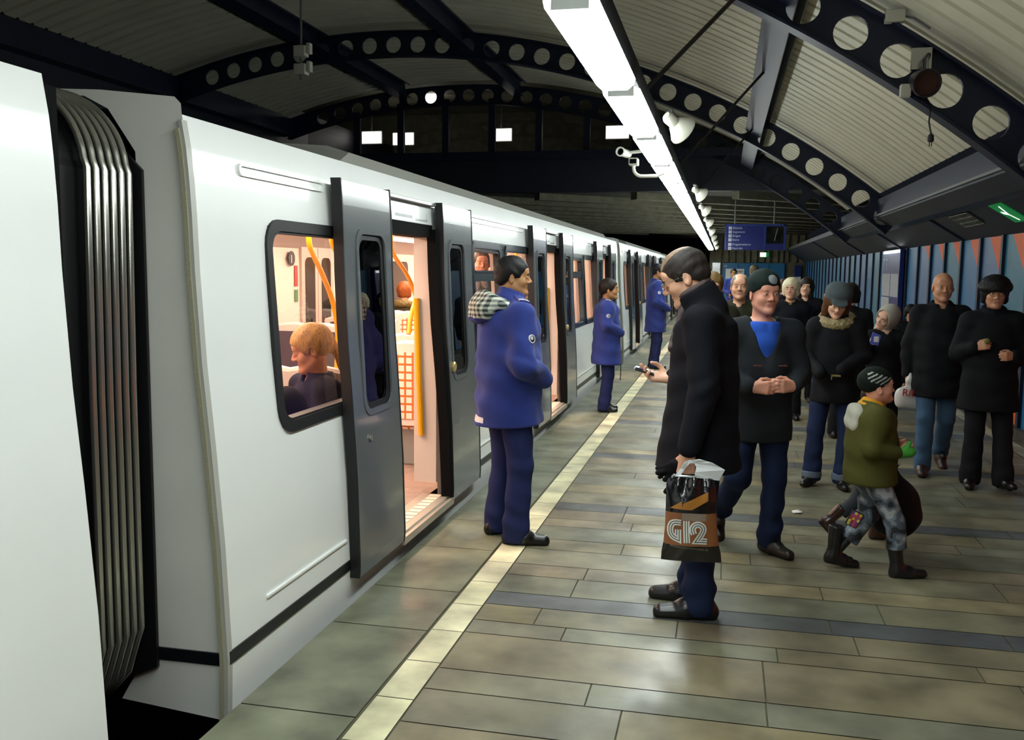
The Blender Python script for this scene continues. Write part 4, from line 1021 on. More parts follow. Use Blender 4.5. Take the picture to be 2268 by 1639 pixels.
def jacket(g, m, hem=.80, r=1.0, sleeve=1.0, flare=.0, waist=0, coll=None, name='jacket', wr=.005, seed=3, cuff=.035, depth=.78, sw=1, open_v=0, paint=(), mats=(), front_cut=None, hem_tilt=0, neck=.066, hemx=0, wide=.185):
    s, A, J, L = g['s'], g['A'], g['J'], g['L']; b_ = g['build']*r
    lo, hi = g['lo'].copy(), g['hi'].copy(); lo[2] = (hem-.06)*s; lo[:2] -= .06; hi[:2] += .06
    S = SDF(lo, hi, g['cres'])
    fx = (depth, 1, 1)
    S.cap(A(L((-.005,0,1.29))), A(L((0,0,1.10))), wide*.93*s*b_, (wide*.93-waist)*s*b_, .03, fx)
    S.cap(A(L((0,0,1.10))), A((hemx,0,hem-.02)), (wide*.93-waist)*s*b_, (wide*.95+flare)*s*b_, .04, fx)
    S.cap(A(L((-.02,0,1.43))), A(L((-.02,0,1.38))), .09*s, .14*s, .05, fx)
    for sd in 'RL':
        sh, el, w_ = g['sh'+sd], J['el'+sd], J['wr'+sd]; ra = .060*s*sleeve
        S.cap(A(L((-.015,0,1.435))), sh, .058*s, .062*s*sleeve, .05)
        S.cap(sh, el, ra*1.10, ra*.98, .05); we = lerp(el, w_, 1-cuff/np.linalg.norm(w_-el)*s)
        S.cap(el, we, ra*.98, ra*.72, .012)
    f = wr1(seed); S.wrinkle(wr*s, f)
    for sd in 'RL':      # elbow creases
        el = J['el'+sd]; S.wrinkle(.004*s, lambda X,Y,Z: np.sin((Z*.8+X*.5+Y*.3)*95/s)*np.exp(-((X-el[0])**2+(Y-el[1])**2+(Z-el[2])**2)/(.09*s)**2), el-.2*s, el+.2*s)
    if coll: # standing collar: (height, radius, tiltx)
        h, rr, tx_ = coll; c0 = A(L((-.018,0,1.445))); c1 = c0+np.array((tx_,0,h))*s
        S.cap(c0, c1, (rr+.016)*s, (rr+.010)*s, .02, (1,1,1)); 
        up_ = c1-c0; up_ /= np.linalg.norm(up_); S.cut(up_, up_ @ c1, .006, c0-.2*s+np.array((0,0,.10*s)), c0+.25*s)
        S.cap(c0+up_*.02*s, c1+up_*.15*s, (rr-.012)*s, rr*s, .008, op='s')
        S.cap(c0+np.array((.07,0,0))*s, c1+np.array((.16,0,.03))*s, .02*s, .055*s, .01, op='s')
    else:
        c0 = A(L((-.018,0,1.47))); S.cap(c0, A(L((.0,0,1.60))), neck*s, (neck+.02)*s, .01, op='s')
    if open_v:
        S.cap(A(L((.10,0,1.48))), A(L((.18,0,1.46-open_v))), .095*s, .012*s, .01, op='s')
    S.cut((-hem_tilt,0,-1), -hem*s, .008)
    o = sdf_obj(S, name, [m]+list(mats), g['root'], paint)
    g['jk'] = o; return o
def hair(g, m, style='short', k=1.0, name='hair', paint=(), mats=()):
    s, R, hc, T = g['hs'], g['R'], g['hc'], g['T']; S = SDF(hc-.36*s, hc+.22*s, g['res'])
    E = lambda c, r, kk=.015, op='u': S.ell(T(c), np.array(r)*s, kk*s, R, op)
    if style in ('short','thin','crop'):
        q = dict(short=.012, thin=.004, crop=.007)[style]*k
        E((-.016,0,.034), (.098+q,.077+q,.085+q)); E((-.055,0,-.015), (.055+q*.6,.066+q*.6,.055))
        for y in (-1,1): S.cap(T((.012,y*.072,.02)), T((.014,y*.070,-.012)), (.010+q*.4)*s, .006*s, .012)
        E((.115,0,-.028), (.085,.13,.088), .008, 's'); E((.03,0,-.085), (.10,.14,.085), .008, 's')
        if style == 'thin': E((.07,0,.14), (.12,.062,.075), .02, 's')
        for y in (-1,1): E((-.004,y*.09,-.014), (.020,.02,.030), .004, 's')
        n_ = R @ np.array((.15,0,-1)); S.cut(n_, n_ @ T((-.06,0,-.060)), .01)
        f = wr1(5, 70, 60); S.wrinkle(.0016, f)
    elif style == 'bald':
        E((-.022,0,.0), (.092,.080,.058)); E((.10,0,-.01), (.105,.13,.10), .008, 's'); E((-.0,0,.085), (.12,.12,.075), .01, 's'); E((.03,0,-.085), (.10,.14,.085), .008, 's')
        for y in (-1,1): E((-.004,y*.09,-.014), (.020,.02,.030), .004, 's')
        n_ = R @ np.array((.15,0,-1)); S.cut(n_, n_ @ T((-.06,0,-.058)), .01)
    else:
        q = .016*k
        E((-.018,0,.036), (.100+q,.080+q,.088+q))
        if style in ('long','fringe'):
            for y in (-1,1):
                S.cap(T((-.02,y*.07,.02)), T((-.01,y*.078,-.16)), .042*s, .030*s, .03); S.cap(T((-.01,y*.078,-.16)), T((.06,y*.085,-.30)), .030*s, .018*s, .02)
            S.cap(T((-.06,0,.0)), T((-.075,0,-.20)), .065*s, .05*s, .03)
            E((.12,0,-.035 if style == 'long' else -.055), (.085,.064,.10), .01, 's')
        elif style == 'bob':
            for y in (-1,1): S.cap(T((-.025,y*.064,.02)), T((-.02,y*.068,-.055)), .040*s, .034*s, .03)
            E((-.05,0,-.03), (.062,.075,.065)); E((.12,0,-.045), (.09,.066,.10), .012, 's'); E((.05,0,-.12), (.1,.07,.07), .01, 's')
        elif style in ('tied','braid'):
            E((.115,0,-.03), (.082,.12,.085), .010, 's'); E((.03,0,-.092), (.10,.14,.085), .008, 's')
            for y in (-1,1): E((-.002,y*.092,-.016), (.020,.022,.028), .004, 's')
            E((-.095,0,-.02), (.035,.035,.035), .02)
            if style == 'braid':
                for i in range(11):
                    t = i/10; S.ell(T((-.105-.03*math.sin(t*2.2), .006*(-1)**i, -.05-.27*t)), np.array((.022,.025,.021))*(1-.35*t)*s, .006)
        elif style == 'ponytail':
            E((.115,0,-.03), (.082,.12,.085), .010, 's'); E((.03,0,-.092), (.10,.14,.085), .008, 's')
            for y in (-1,1): E((-.002,y*.092,-.016), (.020,.022,.028), .004, 's')
            S.cap(T((-.10,0,.02)), T((-.135,0,-.06)), .034*s, .028*s, .02); S.cap(T((-.135,0,-.06)), T((-.12,0,-.15)), .028*s, .01*s, .02)
        f = wr1(8, 60, 25); S.wrinkle(.002, f)
    return sdf_obj(S, name, [m]+list(mats), g['root'], paint)
def beanie(g, m, h=.0, patch=None, name='knit_hat', paint=(), mats=()):
    s, R, hc, T = g['hs'], g['R'], g['hc'], g['T']; S = SDF(hc-.2*s, hc+.24*s, g['res'])
    S.ell(T((-.018,0,.048+h)), np.array((.113,.093,.096+h))*s, .01, R)
    n_ = R @ np.array((.42,0,-1)); S.cut(n_, n_ @ T((.08,0,.034)), .006)
    c = T((-.018,0,.030)); 
    f = wr1(2, 40, 60); S.wrinkle(.0012, f)
    return sdf_obj(S, name, [m]+list(mats), g['root'], paint)
def scarf(g, m, r=.074, th=.026, z=1.475, tail=0, name='scarf', x=-.012):
    s, A, L = g['s'], g['A'], g['L']; S = SDF(g['lo'], g['hi'], g['res'])
    S.torus(A(L((x,0,z))), (.25,0,1), r*s, th*s); S.torus(A(L((x+.006,0,z+.03))), (.35,.1,1), (r-.008)*s, th*.8*s, .01)
    if tail: 
        S.ell(A(L((.085,.01,z-.035))), np.array((.03,.026,.03))*s, .02); S.cap(A(L((.09,.02,z-.06))), A(L((.135,.02,z-.06-tail))), .026*s, .036*s, .02, (.7,1,1))
        S.cap(A(L((.09,-.01,z-.06))), A(L((.12,-.02,z-.05-tail))), .024*s, .03*s, .01, (.7,1,1))
    f = wr1(4, 50, 70); S.wrinkle(.003, f)
    return sdf_obj(S, name, m, g['root'])
def glasses(g, m, lens=True):
    T, R, s = g['T'], g['R'], g['hs']; o = MB()
    for y in (-1,1):
        pts = [Vector(T((.108-.012*abs(math.cos(a))*0-.004*(1+y*math.cos(a)), y*.031+.021*math.cos(a), -.002+.015*math.sin(a)))) for a in np.linspace(0, 2*PI, 16, endpoint=False)]
        o.tube(pts, .0014*s, 6, closed=True); o.tube([Vector(T((.102,y*.053,.003))), Vector(T((.03,y*.078,.006))), Vector(T((-.012,y*.082,.0)))], .0014*s, 6)
    o.tube([Vector(T((.108,-.010,.003))), Vector(T((.114,0,.006))), Vector(T((.108,.010,.003)))], .0014*s, 6)
    return o.build('glasses', m, g['root'])
# ================================================================== PEOPLE
mat('paper_white', 'dcdcd4', .6)
D = math.radians
NAVY = cloth('uniform_navy', '2c3a80', .15, .1); NAVYT = cloth('uniform_trousers', '222a55', .12)
BLK = cloth('wool_black', '0e1018', .15); BLK2 = cloth('coat_black', '121317', .12); CHAR = cloth('coat_charcoal', '24282d', .12)
JEAN = cloth('denim_dark', '1c2847', .2); JEANL = cloth('denim_light', '44607e', .2); DKT = cloth('trousers_dark', '16171c', .12)
LEA = mat('shoe_leather', '0d0c0d', .32, spec=.5, coat=.1); SOLE = mat('shoe_sole', '050505', .6); BRN = mat('boot_brown', '3a211a', .3, coat=.3)
REFL = mat('reflective', 'd8d8dc', .4)
HD = hairm('hair_black', '0f0e10'); HB = hairm('hair_darkbrown', '231a15'); HBL = hairm('hair_blond', 'b08850'); HW = hairm('hair_white', 'd8cfae'); HG = hairm('hair_grey', '7d756a'); HBR = hairm('hair_brown', '5b3c24')
def checker(name, c1, c2, sc_):
    m = mat(name, c1, .8); nt = m.node_tree; tc = nt.nodes.new('ShaderNodeTexCoord'); r = None
    outs = []
    for ax in (0, 1):
        w_ = nt.nodes.new('ShaderNodeTexWave'); w_.wave_type = 'BANDS'; w_.bands_direction = 'XYZ'[ax+1]; w_.inputs['Scale'].default_value = sc_
        nt.links.new(tc.outputs['Object'], w_.inputs['Vector'])
        g_ = nt.nodes.new('ShaderNodeMath'); g_.operation = 'GREATER_THAN'; g_.inputs[1].default_value = .5; nt.links.new(w_.outputs['Fac'], g_.inputs[0]); outs.append(g_)
    a = nt.nodes.new('ShaderNodeMath'); a.operation = 'ADD'; nt.links.new(outs[0].outputs[0], a.inputs[0]); nt.links.new(outs[1].outputs[0], a.inputs[1])
    cr = nt.nodes.new('ShaderNodeValToRGB'); cr.color_ramp.interpolation = 'CONSTANT'; e = cr.color_ramp.elements
    e[0].color = srgb(c2); e[1].position = .66; e[1].color = srgb(c1); x = e.new(.33); x.color = srgb('8b9088')
    d = nt.nodes.new('ShaderNodeMath'); d.operation = 'MULTIPLY'; d.inputs[1].default_value = .5; nt.links.new(a.outputs[0], d.inputs[0])
    nt.links.new(d.outputs[0], cr.inputs[0]); nt.links.new(cr.outputs[0], nt.nodes['Principled BSDF'].inputs['Base Color']); return m
CHK = checker('hood_check', 'd0d2c6', '26302c', 11)

from mathutils.bvhtree import BVHTree
def bvh(o):
    me = o.data; n = len(me.vertices); co = np.empty(n*3, np.float32); me.vertices.foreach_get('co', co); vi = np.empty(len(me.loops), np.int32); me.loops.foreach_get('vertex_index', vi)
    return BVHTree.FromPolygons(co.reshape(-1, 3).tolist(), vi.reshape(-1, 4).tolist())
def badge(g, sd, t=.42, fwd=0, rad=.026):
    s = g['s']; y = -1 if sd == 'R' else 1; p = lerp(g['sh'+sd], g['J']['el'+sd], t)+np.array((fwd, 0, 0))*s
    h, n, _, _ = bvh(g['jk']).ray_cast(Vector((p[0]+.12*fwd/abs(fwd or 1)*0, y*.8, p[2])), Vector((0, -y, 0)))
    n = n if n.dot(Vector((0, y, 0))) > 0 else -n; R = Vector((0, 1, 0)).rotation_difference(n).to_matrix(); r = rad*s
    b = MB(); b.mi = 0; b.lathe([(r,-.004),(r,.004),(1e-4,.005)], (0,0,0), 'y', 20, R)
    b.mi = 1; b.lathe([(r*.74,.0052),(1e-4,.0055)], (0,0,0), 'y', 20, R)
    b.mi = 0; b.lathe([(r*.42,.0058),(1e-4,.006)], tuple(R @ Vector((0,0,r*.2))), 'y', 14, R)
    b.build('sleeve_badge', [REFL, M['black']], g['root'], loc=tuple(h))
def epaulette(g, sd):
    s = g['s']; y = -1 if sd == 'R' else 1; T = bvh(g['jk']); b = MB(); rows = []
    for i in range(10):
        yy = y*(.095+.105*i/9)*s; row = []
        for x in (-.030, .0, .030):
            h, n, _, _ = T.ray_cast(Vector(((x+.015)*s, yy, 3)), Vector((0, 0, -1))); row.append((h, n if n.z > 0 else -n))
        rows.append(row)
    def strip(i0, i1, up, dn):
        top = [[h+n*up for h, n in r] for r in rows[i0:i1+1]]; bot = [[h-n*dn for h, n in r] for r in rows[i0:i1+1]]
        for k in range(len(top)-1):
            for j in (0, 1): b.quad(top[k][j], top[k+1][j], top[k+1][j+1], top[k][j+1]); b.quad(bot[k][j], bot[k][j+1], bot[k+1][j+1], bot[k+1][j])
            b.quad(top[k][0], bot[k][0], bot[k+1][0], top[k+1][0]); b.quad(top[k][2], top[k+1][2], bot[k+1][2], bot[k][2])
        b.quad(*[top[0][0], top[0][1], bot[0][1], bot[0][0]]); b.quad(*[top[-1][0], bot[-1][0], bot[-1][1], top[-1][1]]); b.quad(top[0][1], top[0][2], bot[0][2], bot[0][1]); b.quad(top[-1][1], bot[-1][1], bot[-1][2], top[-1][2])
    b.mi = 0; strip(0, 9, .008, .004); b.mi = 1; strip(6, 8, .011, .0)
    b.build('epaulette', [NAVY, REFL], g['root'])

# ---- 1 officer with the checked hood
g = person('p', 'uniformed person in a blue parka with a checked hood, by an open train door', (-1.27, 5.50), D(36),
    dict(H=1.745, res=.0052, cres=.0085, head=(D(-25),D(2),0), hscale=.93, build=1.12, skin='skin_tan', lip='lip_tan', brow=1.35, elR=(-.03,-.285,1.11), wrR=(.19,-.15,1.01), elL=(-.03,.285,1.11), wrL=(.19,.13,1.01),
    hR=dict(d=(.45,.85,-.1),n=(-.7,.4,0),t=(.2,0,1)), hL=dict(d=(.45,-.85,-.1),n=(-.7,-.4,0),t=(.2,0,1)), anR=(.0,-.13,.085), anL=(-.02,.13,.085), fyR=D(-30), fyL=D(10), knR=(.03,-.125,.49), knL=(.03,.12,.49)))
trousers(g, NAVYT, 1.12, .075, .012, wr=.006); shoes(g, LEA, SOLE, 1.05)
jacket(g, NAVY, .735, 1.16, 1.28, .012, -.0, (.10,.074,.04), 'parka', .008, 3, .03, .84, paint=[lambda c: (c[:,0] < -.06) & (np.abs(c[:,2]-.765) < .017) & (c[:,1] > -.06) & (c[:,1] < .10)], mats=[REFL], hem_tilt=-.06)
S = SDF((-.36,-.32,1.2), (.12,.32,1.66), .008)
S.torus((-.085,0,1.462), (.5,0,1), .105, .036, .02); S.ell((-.175,0,1.44), (.075,.125,.07), .05); S.ell((-.20,0,1.395), (.05,.10,.045), .05)
S.ell((-.085,0,1.53), (.085,.075,.09), .02, None, 's'); S.wrinkle(.006, wr1(11, 30, 34))
S.cap((-.02,0,1.40), (.06,0,1.60), .075, .095, .01, op='s')
sdf_obj(S, 'hood', [NAVY, CHK], g['root'], [lambda c: (c[:,2]-1.375+.18*(c[:,0]+.2)) > 0])
hair(g, HD, 'short', 1.2); epaulette(g, 'R'); epaulette(g, 'L'); badge(g, 'R', .42, .03)

# ---- 2 officer with the braid
UNI = dict(res=.008, cres=.012, skin='skin_tan', lip='lip_tan', brow=1.2, elR=(-.02,-.27,1.14), wrR=(.18,-.12,1.04), elL=(-.02,.27,1.14), wrL=(.18,.10,1.06),
    hR=dict(d=(.3,.9,0),n=(-1,0,0),t=(0,0,1)), hL=dict(d=(.3,-.9,0),n=(-1,0,0),t=(0,0,1)))
g = person('p', 'uniformed person with a long dark braid and arms folded over a blue parka', (-1.345, 11.0), D(6), dict(UNI, H=1.56, fem=1, build=1.12, head=(D(-4),D(-3),0), hscale=1.06, elR=(.0,-.27,1.16), wrR=(.2,-.09,1.06)))
trousers(g, NAVYT, 1.12, .07, .015); shoes(g, LEA, SOLE, .95)
jacket(g, NAVY, .64, 1.10, 1.25, .035, .0, (.055,.066,.02), 'parka', .006, 5, .02, .82, hem_tilt=.03)
hair(g, HB, 'braid', 1.1); epaulette(g, 'R'); badge(g, 'R', .42, .02)
b = MB(); b.prism([(.055,-.035,1.27),(.055,.035,1.27),(.085,.0,1.20)], (.02,0,.0)); b.build('shirt_collar', M['white'], g['root'])
b = MB(); b.tube([(.17,-.06,.60),(.175,-.065,.50),(.17,-.06,.38)], .006, 6); b.build('drawstring', M['black'], g['root'])

# ---- 3 officer further along
g = person('p', 'uniformed person in a blue parka half hidden behind the man with the phone', (-1.14, 16.2), D(12), dict(UNI, H=1.80, build=1.05, head=(D(-6),0,0), wrR=(.2,-.16,1.0), hands=True))
trousers(g, NAVYT, 1.08, .07, .01); shoes(g, LEA, SOLE)
jacket(g, NAVY, .62, 1.08, 1.2, .02, 0, (.06,.068,.02), 'parka', .006, 7, .02, .82)
hair(g, HD, 'short', 1.0); epaulette(g, 'R'); badge(g, 'R', .42, .02)
b = MB(); b.prism([(.06,-.04,1.49),(.06,.04,1.49),(.10,.0,1.40)], (.02,0,.0)); b.build('shirt_collar', M['white'], g['root'])

# ---- 4 man reading his phone
g = person('p', 'balding person in a long black coat looking down at a phone, striped bag in hand', (-.075, 4.52), D(180),
    dict(H=1.80, res=.0048, cres=.0085, head=(0,D(27),0), hpos=(.08,0,1.598), lean=.03, skin='skin_pale', brow=1.1, sh=(.0,.172,1.395),
    elL=(-.01,.24,1.10), wrL=(.06,.265,.815), elR=(-.02,-.24,1.12), wrR=(.165,-.13,1.105),
    hL=dict(d=(.05,-.02,-1),n=(0.05,-1,0),t=(1,0,-.2),curl=(1.15,1.2,1.2,1.15),thumb=.9,spread=.02), hR=dict(d=(1,.10,.10),n=(-.05,.42,.9),t=(.2,-.85,.45),curl=(.35,.5,.65,.8),thumb=.75,spread=.06),
    knL=(.0,.09,.48), anL=(-.01,.09,.085), knR=(.015,-.10,.48), anR=(.03,-.13,.085), fyL=D(4), fyR=D(-6)))
trousers(g, JEAN, 1.0, .07, .015, wr=.007); shoes(g, LEA, SOLE, 1.08)
jacket(g, BLK, .70, 1.0, 1.18, .05, .0, (.095,.084,.055), 'coat', .004, 9, .03, .90, hemx=.02, hem_tilt=.0)
S = SDF(g['lo'], g['hi'], .006); S.torus(g['A'](g['L']((.040,0,1.545))), (.5,0,.866), .076*g['s'], .013*g['s']); S.wrinkle(.002, wr1(4, 60, 60)); sdf_obj(S, 'scarf', cloth('scarf_taupe', '5a4f50', .3), g['root'])
scarf(g, cloth('scarf_taupe', '5a4f50', .3), .069, .020, 1.495, .16, x=.016)
hair(g, hairm('hair_greybrown', '2c2622'), 'crop', 1.3, paint=[lambda c: ((((c-g['hc']) @ g['R'])[:,1]/.052)**2+((((c-g['hc']) @ g['R'])[:,0]-.01)/.095)**2 < 1) & (((c-g['hc']) @ g['R'])[:,2] > .07)], mats=[hairm('hair_thinning', '8a6f58')]); glasses(g, M['chrome'])
S = SDF((.0,-.2,1.1), (.3,.2,1.5), .008); S.ell((.165,-.03,1.36), (.02,.05,.03), .01); sdf_obj(S, 'lapel_pin', mat('pin_red', 'b0323c', .5), g['root']) if 0 else None
# phone (top level, held)
o = empty('mobile_phone', (-.372, 4.632, 1.172)); tag(o, 'open silver and violet mobile phone resting in the reader\'s fingers', 'phone'); o.rotation_euler = (D(2), D(14), D(4))
b = MB(); b.box(-.05,.045,-.023,.023,-.009,.004); b.build('body', mat('phone_dark', '20202a', .25, coat=.4), o, bevel=.004)
b = MB(); b.box(-.051,.02,-.024,.024,.0045,.0095); b.build('slider', mat('phone_violet', '5c5480', .2, metal=.4), o, bevel=.003)
b = MB(); b.box(-.052,.046,-.0245,.0245,-.001,.002); b.build('trim', M['chrome'], o)
b = MB()
for i in range(3):
    for j in range(4): b.box(.024+.0055*i,.028+.0055*i,-.018+.0095*j,-.011+.0095*j,.004,.0055)
b.build('keypad', M['steel'], o)

# ---- 5 man in the knitted hat
g = person('p', 'person in a dark knitted hat and open jacket over a blue jumper', (.225, 5.62), D(-77),
    dict(H=1.66, res=.0052, cres=.009, head=(D(10),D(3),0), build=1.1, skin='skin_pink', brow=.7, browm='brow_fair', elR=(.0,-.245,1.12), wrR=(.22,-.10,1.07), elL=(.0,.245,1.12), wrL=(.22,.14,1.08), noeyes=False,
    hR=dict(d=(.45,.9,.05),n=(-.8,.4,0),t=(.2,0,1),curl=(.5,.55,.6,.65)), hL=dict(d=(.5,-.85,.05),n=(-.8,-.4,0),t=(.2,0,1),curl=(.5,.55,.6,.65)),
    knL=(.05,.10,.48), anL=(.02,.09,.085), knR=(.07,-.13,.49), anR=(-.26,-.18,.20), fyL=D(25), fyR=D(-5), fpR=D(38)))
trousers(g, JEAN, 1.06, .05, .01, wr=.008); shoes(g, mat('shoe_brown', '1c1512', .4), SOLE, 1.05)
jacket(g, CHAR, .72, 1.02, 1.22, .01, 0, None, 'jacket', .005, 13, .03, .80, open_v=.27, neck=.088)
S = SDF((-.2,-.22,1.05), (.25,.22,1.5), .008); S.cap((.035,0,1.33),(.03,0,1.12), .105, .115, .02, (.85,1,1)); S.cap((.0,0,1.345),(.05,0,1.26), .075, .09, .02)
S.cap((-.03,0,1.30), (.035,0,1.48), .052, .072, .01, op='s'); S.cut((0,0,1), 1.385, .01); S.cap((.14,0,1.44),(.14,0,1.34), .05, .02, .01, op='s'); sdf_obj(S, 'jumper', cloth('jumper_blue', '2b55b8', .2), g['root'])
S = SDF((-.2,-.2,1.2), (.25,.2,1.55), .006); S.torus((.008,0,1.378), (.42,0,1), .070, .013, .005); S.cap((.082,.008,1.335), (.07,.05,1.365), .016, .014, .01); S.cap((.082,-.008,1.335), (.07,-.05,1.365), .016, .014, .01); sdf_obj(S, 'shirt_collar', mat('cream_collar', 'c9bf9c', .7), g['root'])
beanie(g, cloth('hat_teal', '14211f', .3), 0, paint=[lambda c: (((c-(g['T']((.085,.012,.088))))**2).sum(1) < (.030*g['hs'])**2)], mats=[mat('hat_patch', '8a8f94', .6)])
for yy in (-.09,.055):
    b = MB(); b.box(.165,.175,yy,yy+.05,1.135,1.142); b.build('pocket_trim', M['steel'], g['root'])

# ---- 6 woman in the peaked cap
g = person('p', 'person in a grey peaked cap with long brown hair and fur collar, looking down', (.86, 7.56), D(-97),
    dict(H=1.58, fem=1, res=.0065, cres=.010, head=(D(6),D(26),D(6)), hpos=(.06,0,1.605), skin='skin_light', elR=(.0,-.24,1.14), wrR=(.2,-.12,1.02), elL=(.02,.24,1.14), wrL=(.22,.08,1.06), hands=False, knR=(.04,-.13,.49), anR=(.03,-.15,.085), knL=(.04,.12,.49), anL=(.06,.10,.085), fyR=D(-25), fyL=D(10)))
trousers(g, JEAN, .98, .05, .022, wr=.005); shoes(g, LEA, SOLE, .9)
for sd in 'RL':
    S = SDF(g['J']['an'+sd]-.15, g['J']['an'+sd]+.15, .008); a = g['J']['an'+sd]; S.cap(a+np.array((0,0,-.005)), a+np.array((0,0,.045)), .078, .076, .01); S.cut((0,0,1), a[2]+.045); S.cut((0,0,-1), -a[2]+.01); sdf_obj(S, 'turn_up', cloth('denim_turnup', '5f6c7c', .2), g['root'])
jacket(g, BLK2, .74, .98, 1.12, .02, .0, None, 'jacket', .005, 17, -.03, .82)
S = SDF(g['hc']-.36, g['hc']+.25, .008); c = g['A'](g['L']((-.02,0,1.45))); S.torus(c, (.35,0,1), .105, .042, .02)
S.wrinkle(.010, lambda X,Y,Z: np.sin(X*150+Y*60)*np.sin(Y*140-Z*70)*np.sin(Z*130+X*40)); sdf_obj(S, 'fur_collar', hairm('fur_sand', '948660'), g['root'])
hair(g, HBR, 'long', 1.0)
T = g['T']; hs = g['hs']; S = SDF(g['hc']-.25, g['hc']+.3, .007)
S.ell(T((-.022,0,.082)), np.array((.122,.108,.075))*hs, .01, g['R']); S.torus(T((-.012,0,.058)), g['R'] @ np.array((.12,0,1)), .092*hs, .014*hs, .02)
S.ell(T((.112,0,.050)), np.array((.050,.068,.010))*hs, .015, g['R'] @ rot(0,.35,0)); S.ell(T((.0,0,-.02)), np.array((.088,.074,.07))*hs, .004, g['R'], 's')
S.wrinkle(.0012, lambda X,Y,Z: np.cos(6*np.arctan2(Y-T((0,0,0))[1], X-T((-.02,0,0))[0]))); sdf_obj(S, 'cap', cloth('cap_grey', '4a5256', .3), g['root'])
b = MB(); b.box(.165,.178,-.02,.05,.885,.90); b.box(.165,.178,-.02,-.012,.86,.90); b.build('belt_buckle', mat('brass', 'c8b878', .25, metal=1), g['root'])
b = MB(); b.ball((.165,-.13,.93), .012, 6); b.build('button', M['brass'], g['root'])

# ---- 7 child in the green jacket
OLV = cloth('olive_shell', '4a4a20', .1)
def camo():
    m = mat('camouflage', '5c6468', .7); nt = m.node_tree; tc = nt.nodes.new('ShaderNodeTexCoord'); n = nt.nodes.new('ShaderNodeTexNoise'); n.inputs['Scale'].default_value = 14; n.inputs['Detail'].default_value = 1
    nt.links.new(tc.outputs['Object'], n.inputs['Vector']); cr = nt.nodes.new('ShaderNodeValToRGB'); cr.color_ramp.interpolation = 'CONSTANT'; e = cr.color_ramp.elements
    e[0].color = srgb('22262c'); e[1].position = .62; e[1].color = srgb('a4adb2')
    for p, c in ((.42,'4e5a66'),(.52,'75808a')): x = e.new(p); x.color = srgb(c)
    nt.links.new(n.outputs['Fac'], cr.inputs[0]); nt.links.new(cr.outputs[0], nt.nodes['Principled BSDF'].inputs['Base Color']); return m
KID = dict(H=1.13, child=1, hscale=1.12, hpos=(.03,0,1.62))
g = person('p', 'child striding in an olive jacket, striped dark hat, patterned trousers and black wellingtons', (.82, 5.36), D(8),
    dict(KID, res=.005, cres=.008, head=(D(-2),D(-6),0), build=1.1, skin='skin_pink', brow=.5, browm='brow_fair', elR=(-.06,-.26,1.13), wrR=(.17,-.20,1.10), elL=(-.02,.27,1.1), wrL=(.2,.14,1.1), hR=dict(d=(1,.2,.1),n=(0,.7,.3),t=(0,0,1)), hL=dict(d=(1,-.2,.1),n=(0,-.7,.3),t=(0,0,1)),
    knR=(.20,-.10,.49), anR=(.26,-.10,.085), knL=(.04,.10,.48), anL=(-.22,.12,.12), fyR=D(-4), fyL=D(0), fpR=D(-6), fpL=D(8)))
trousers(g, camo(), 1.12, -.17, .02, wr=.008); shoes(g, mat('rubber_boot', '101114', .3, coat=.2), SOLE, 1.12, .22)
jacket(g, OLV, .80, 1.14, 1.35, .015, 0, (.05,.075,.02), 'jacket', .006, 21, .03, .95)
beanie(g, cloth('hat_green', '121a16', .3), 0, paint=[lambda c: ((np.sin((c-g['hc']) @ np.array((-.5,0,.87))*330) > .35) & (((c-g['hc']) @ np.array((.3,0,1))) < .075) & (((c-g['hc']) @ np.array((.3,0,1))) > .02) & ((c-g['hc'])[:,0] > -.07))], mats=[mat('hat_stripe', 'a9b0a8', .7)])
scarf(g, mat('scarf_yellow', 'd89a1e', .8, bump=.3, bscale=120), .082, .028, 1.46)
S = SDF((-.32,-.2,.45), (.1,.2,1.0), .008); S.ell((-.085,0,.905), (.055,.095,.05), .03); S.ell((-.105,0,.85), (.032,.095,.05), .03); S.wrinkle(.006, wr1(12, 30, 30)); sdf_obj(S, 'hood', cloth('hood_offwhite', 'b4b4a6', .2), g['root'])
S = SDF(g['J']['wrR']-.12, g['J']['wrR']+.15, .006); w_ = g['J']['wrR']; S.ell(w_+np.array((.045,0,.005)), (.045,.03,.032), .01); S.cap(w_+np.array((.03,-.01,.02)), w_+np.array((.05,-.01,.055)), .014, .012, .01); S.cap(w_+np.array((-.02,0,0)), w_+np.array((.02,0,0)), .030, .028, .01); sdf_obj(S, 'mitten', mat('mitten_green', '3f9a34', .7), g['root'])
g1 = g
o = empty('pouch', (.735, 5.22, .335)); tag(o, 'small colourful pouch dangling against the striding child\'s thigh', 'pouch'); o.rotation_euler = (0, D(25), D(5))
b = MB(); b.box(-.034,.034,0,.012,-.045,.045); b.build('case', M['black'], o, bevel=.004)
b = MB(); cs_ = ['c9b63a','a03a3a','6a4a86','d8c870','b04a70']
for i in range(5):
    for j in range(4): b.mi = (i*3+j*2+i*j) % 5; b.box(-.028+.014*j,-.0145+.014*j,-.002,.0,-.04+.016*i,-.025+.016*i)
b.build('print', [mat('pr'+c, c, .4) for c in cs_], o)

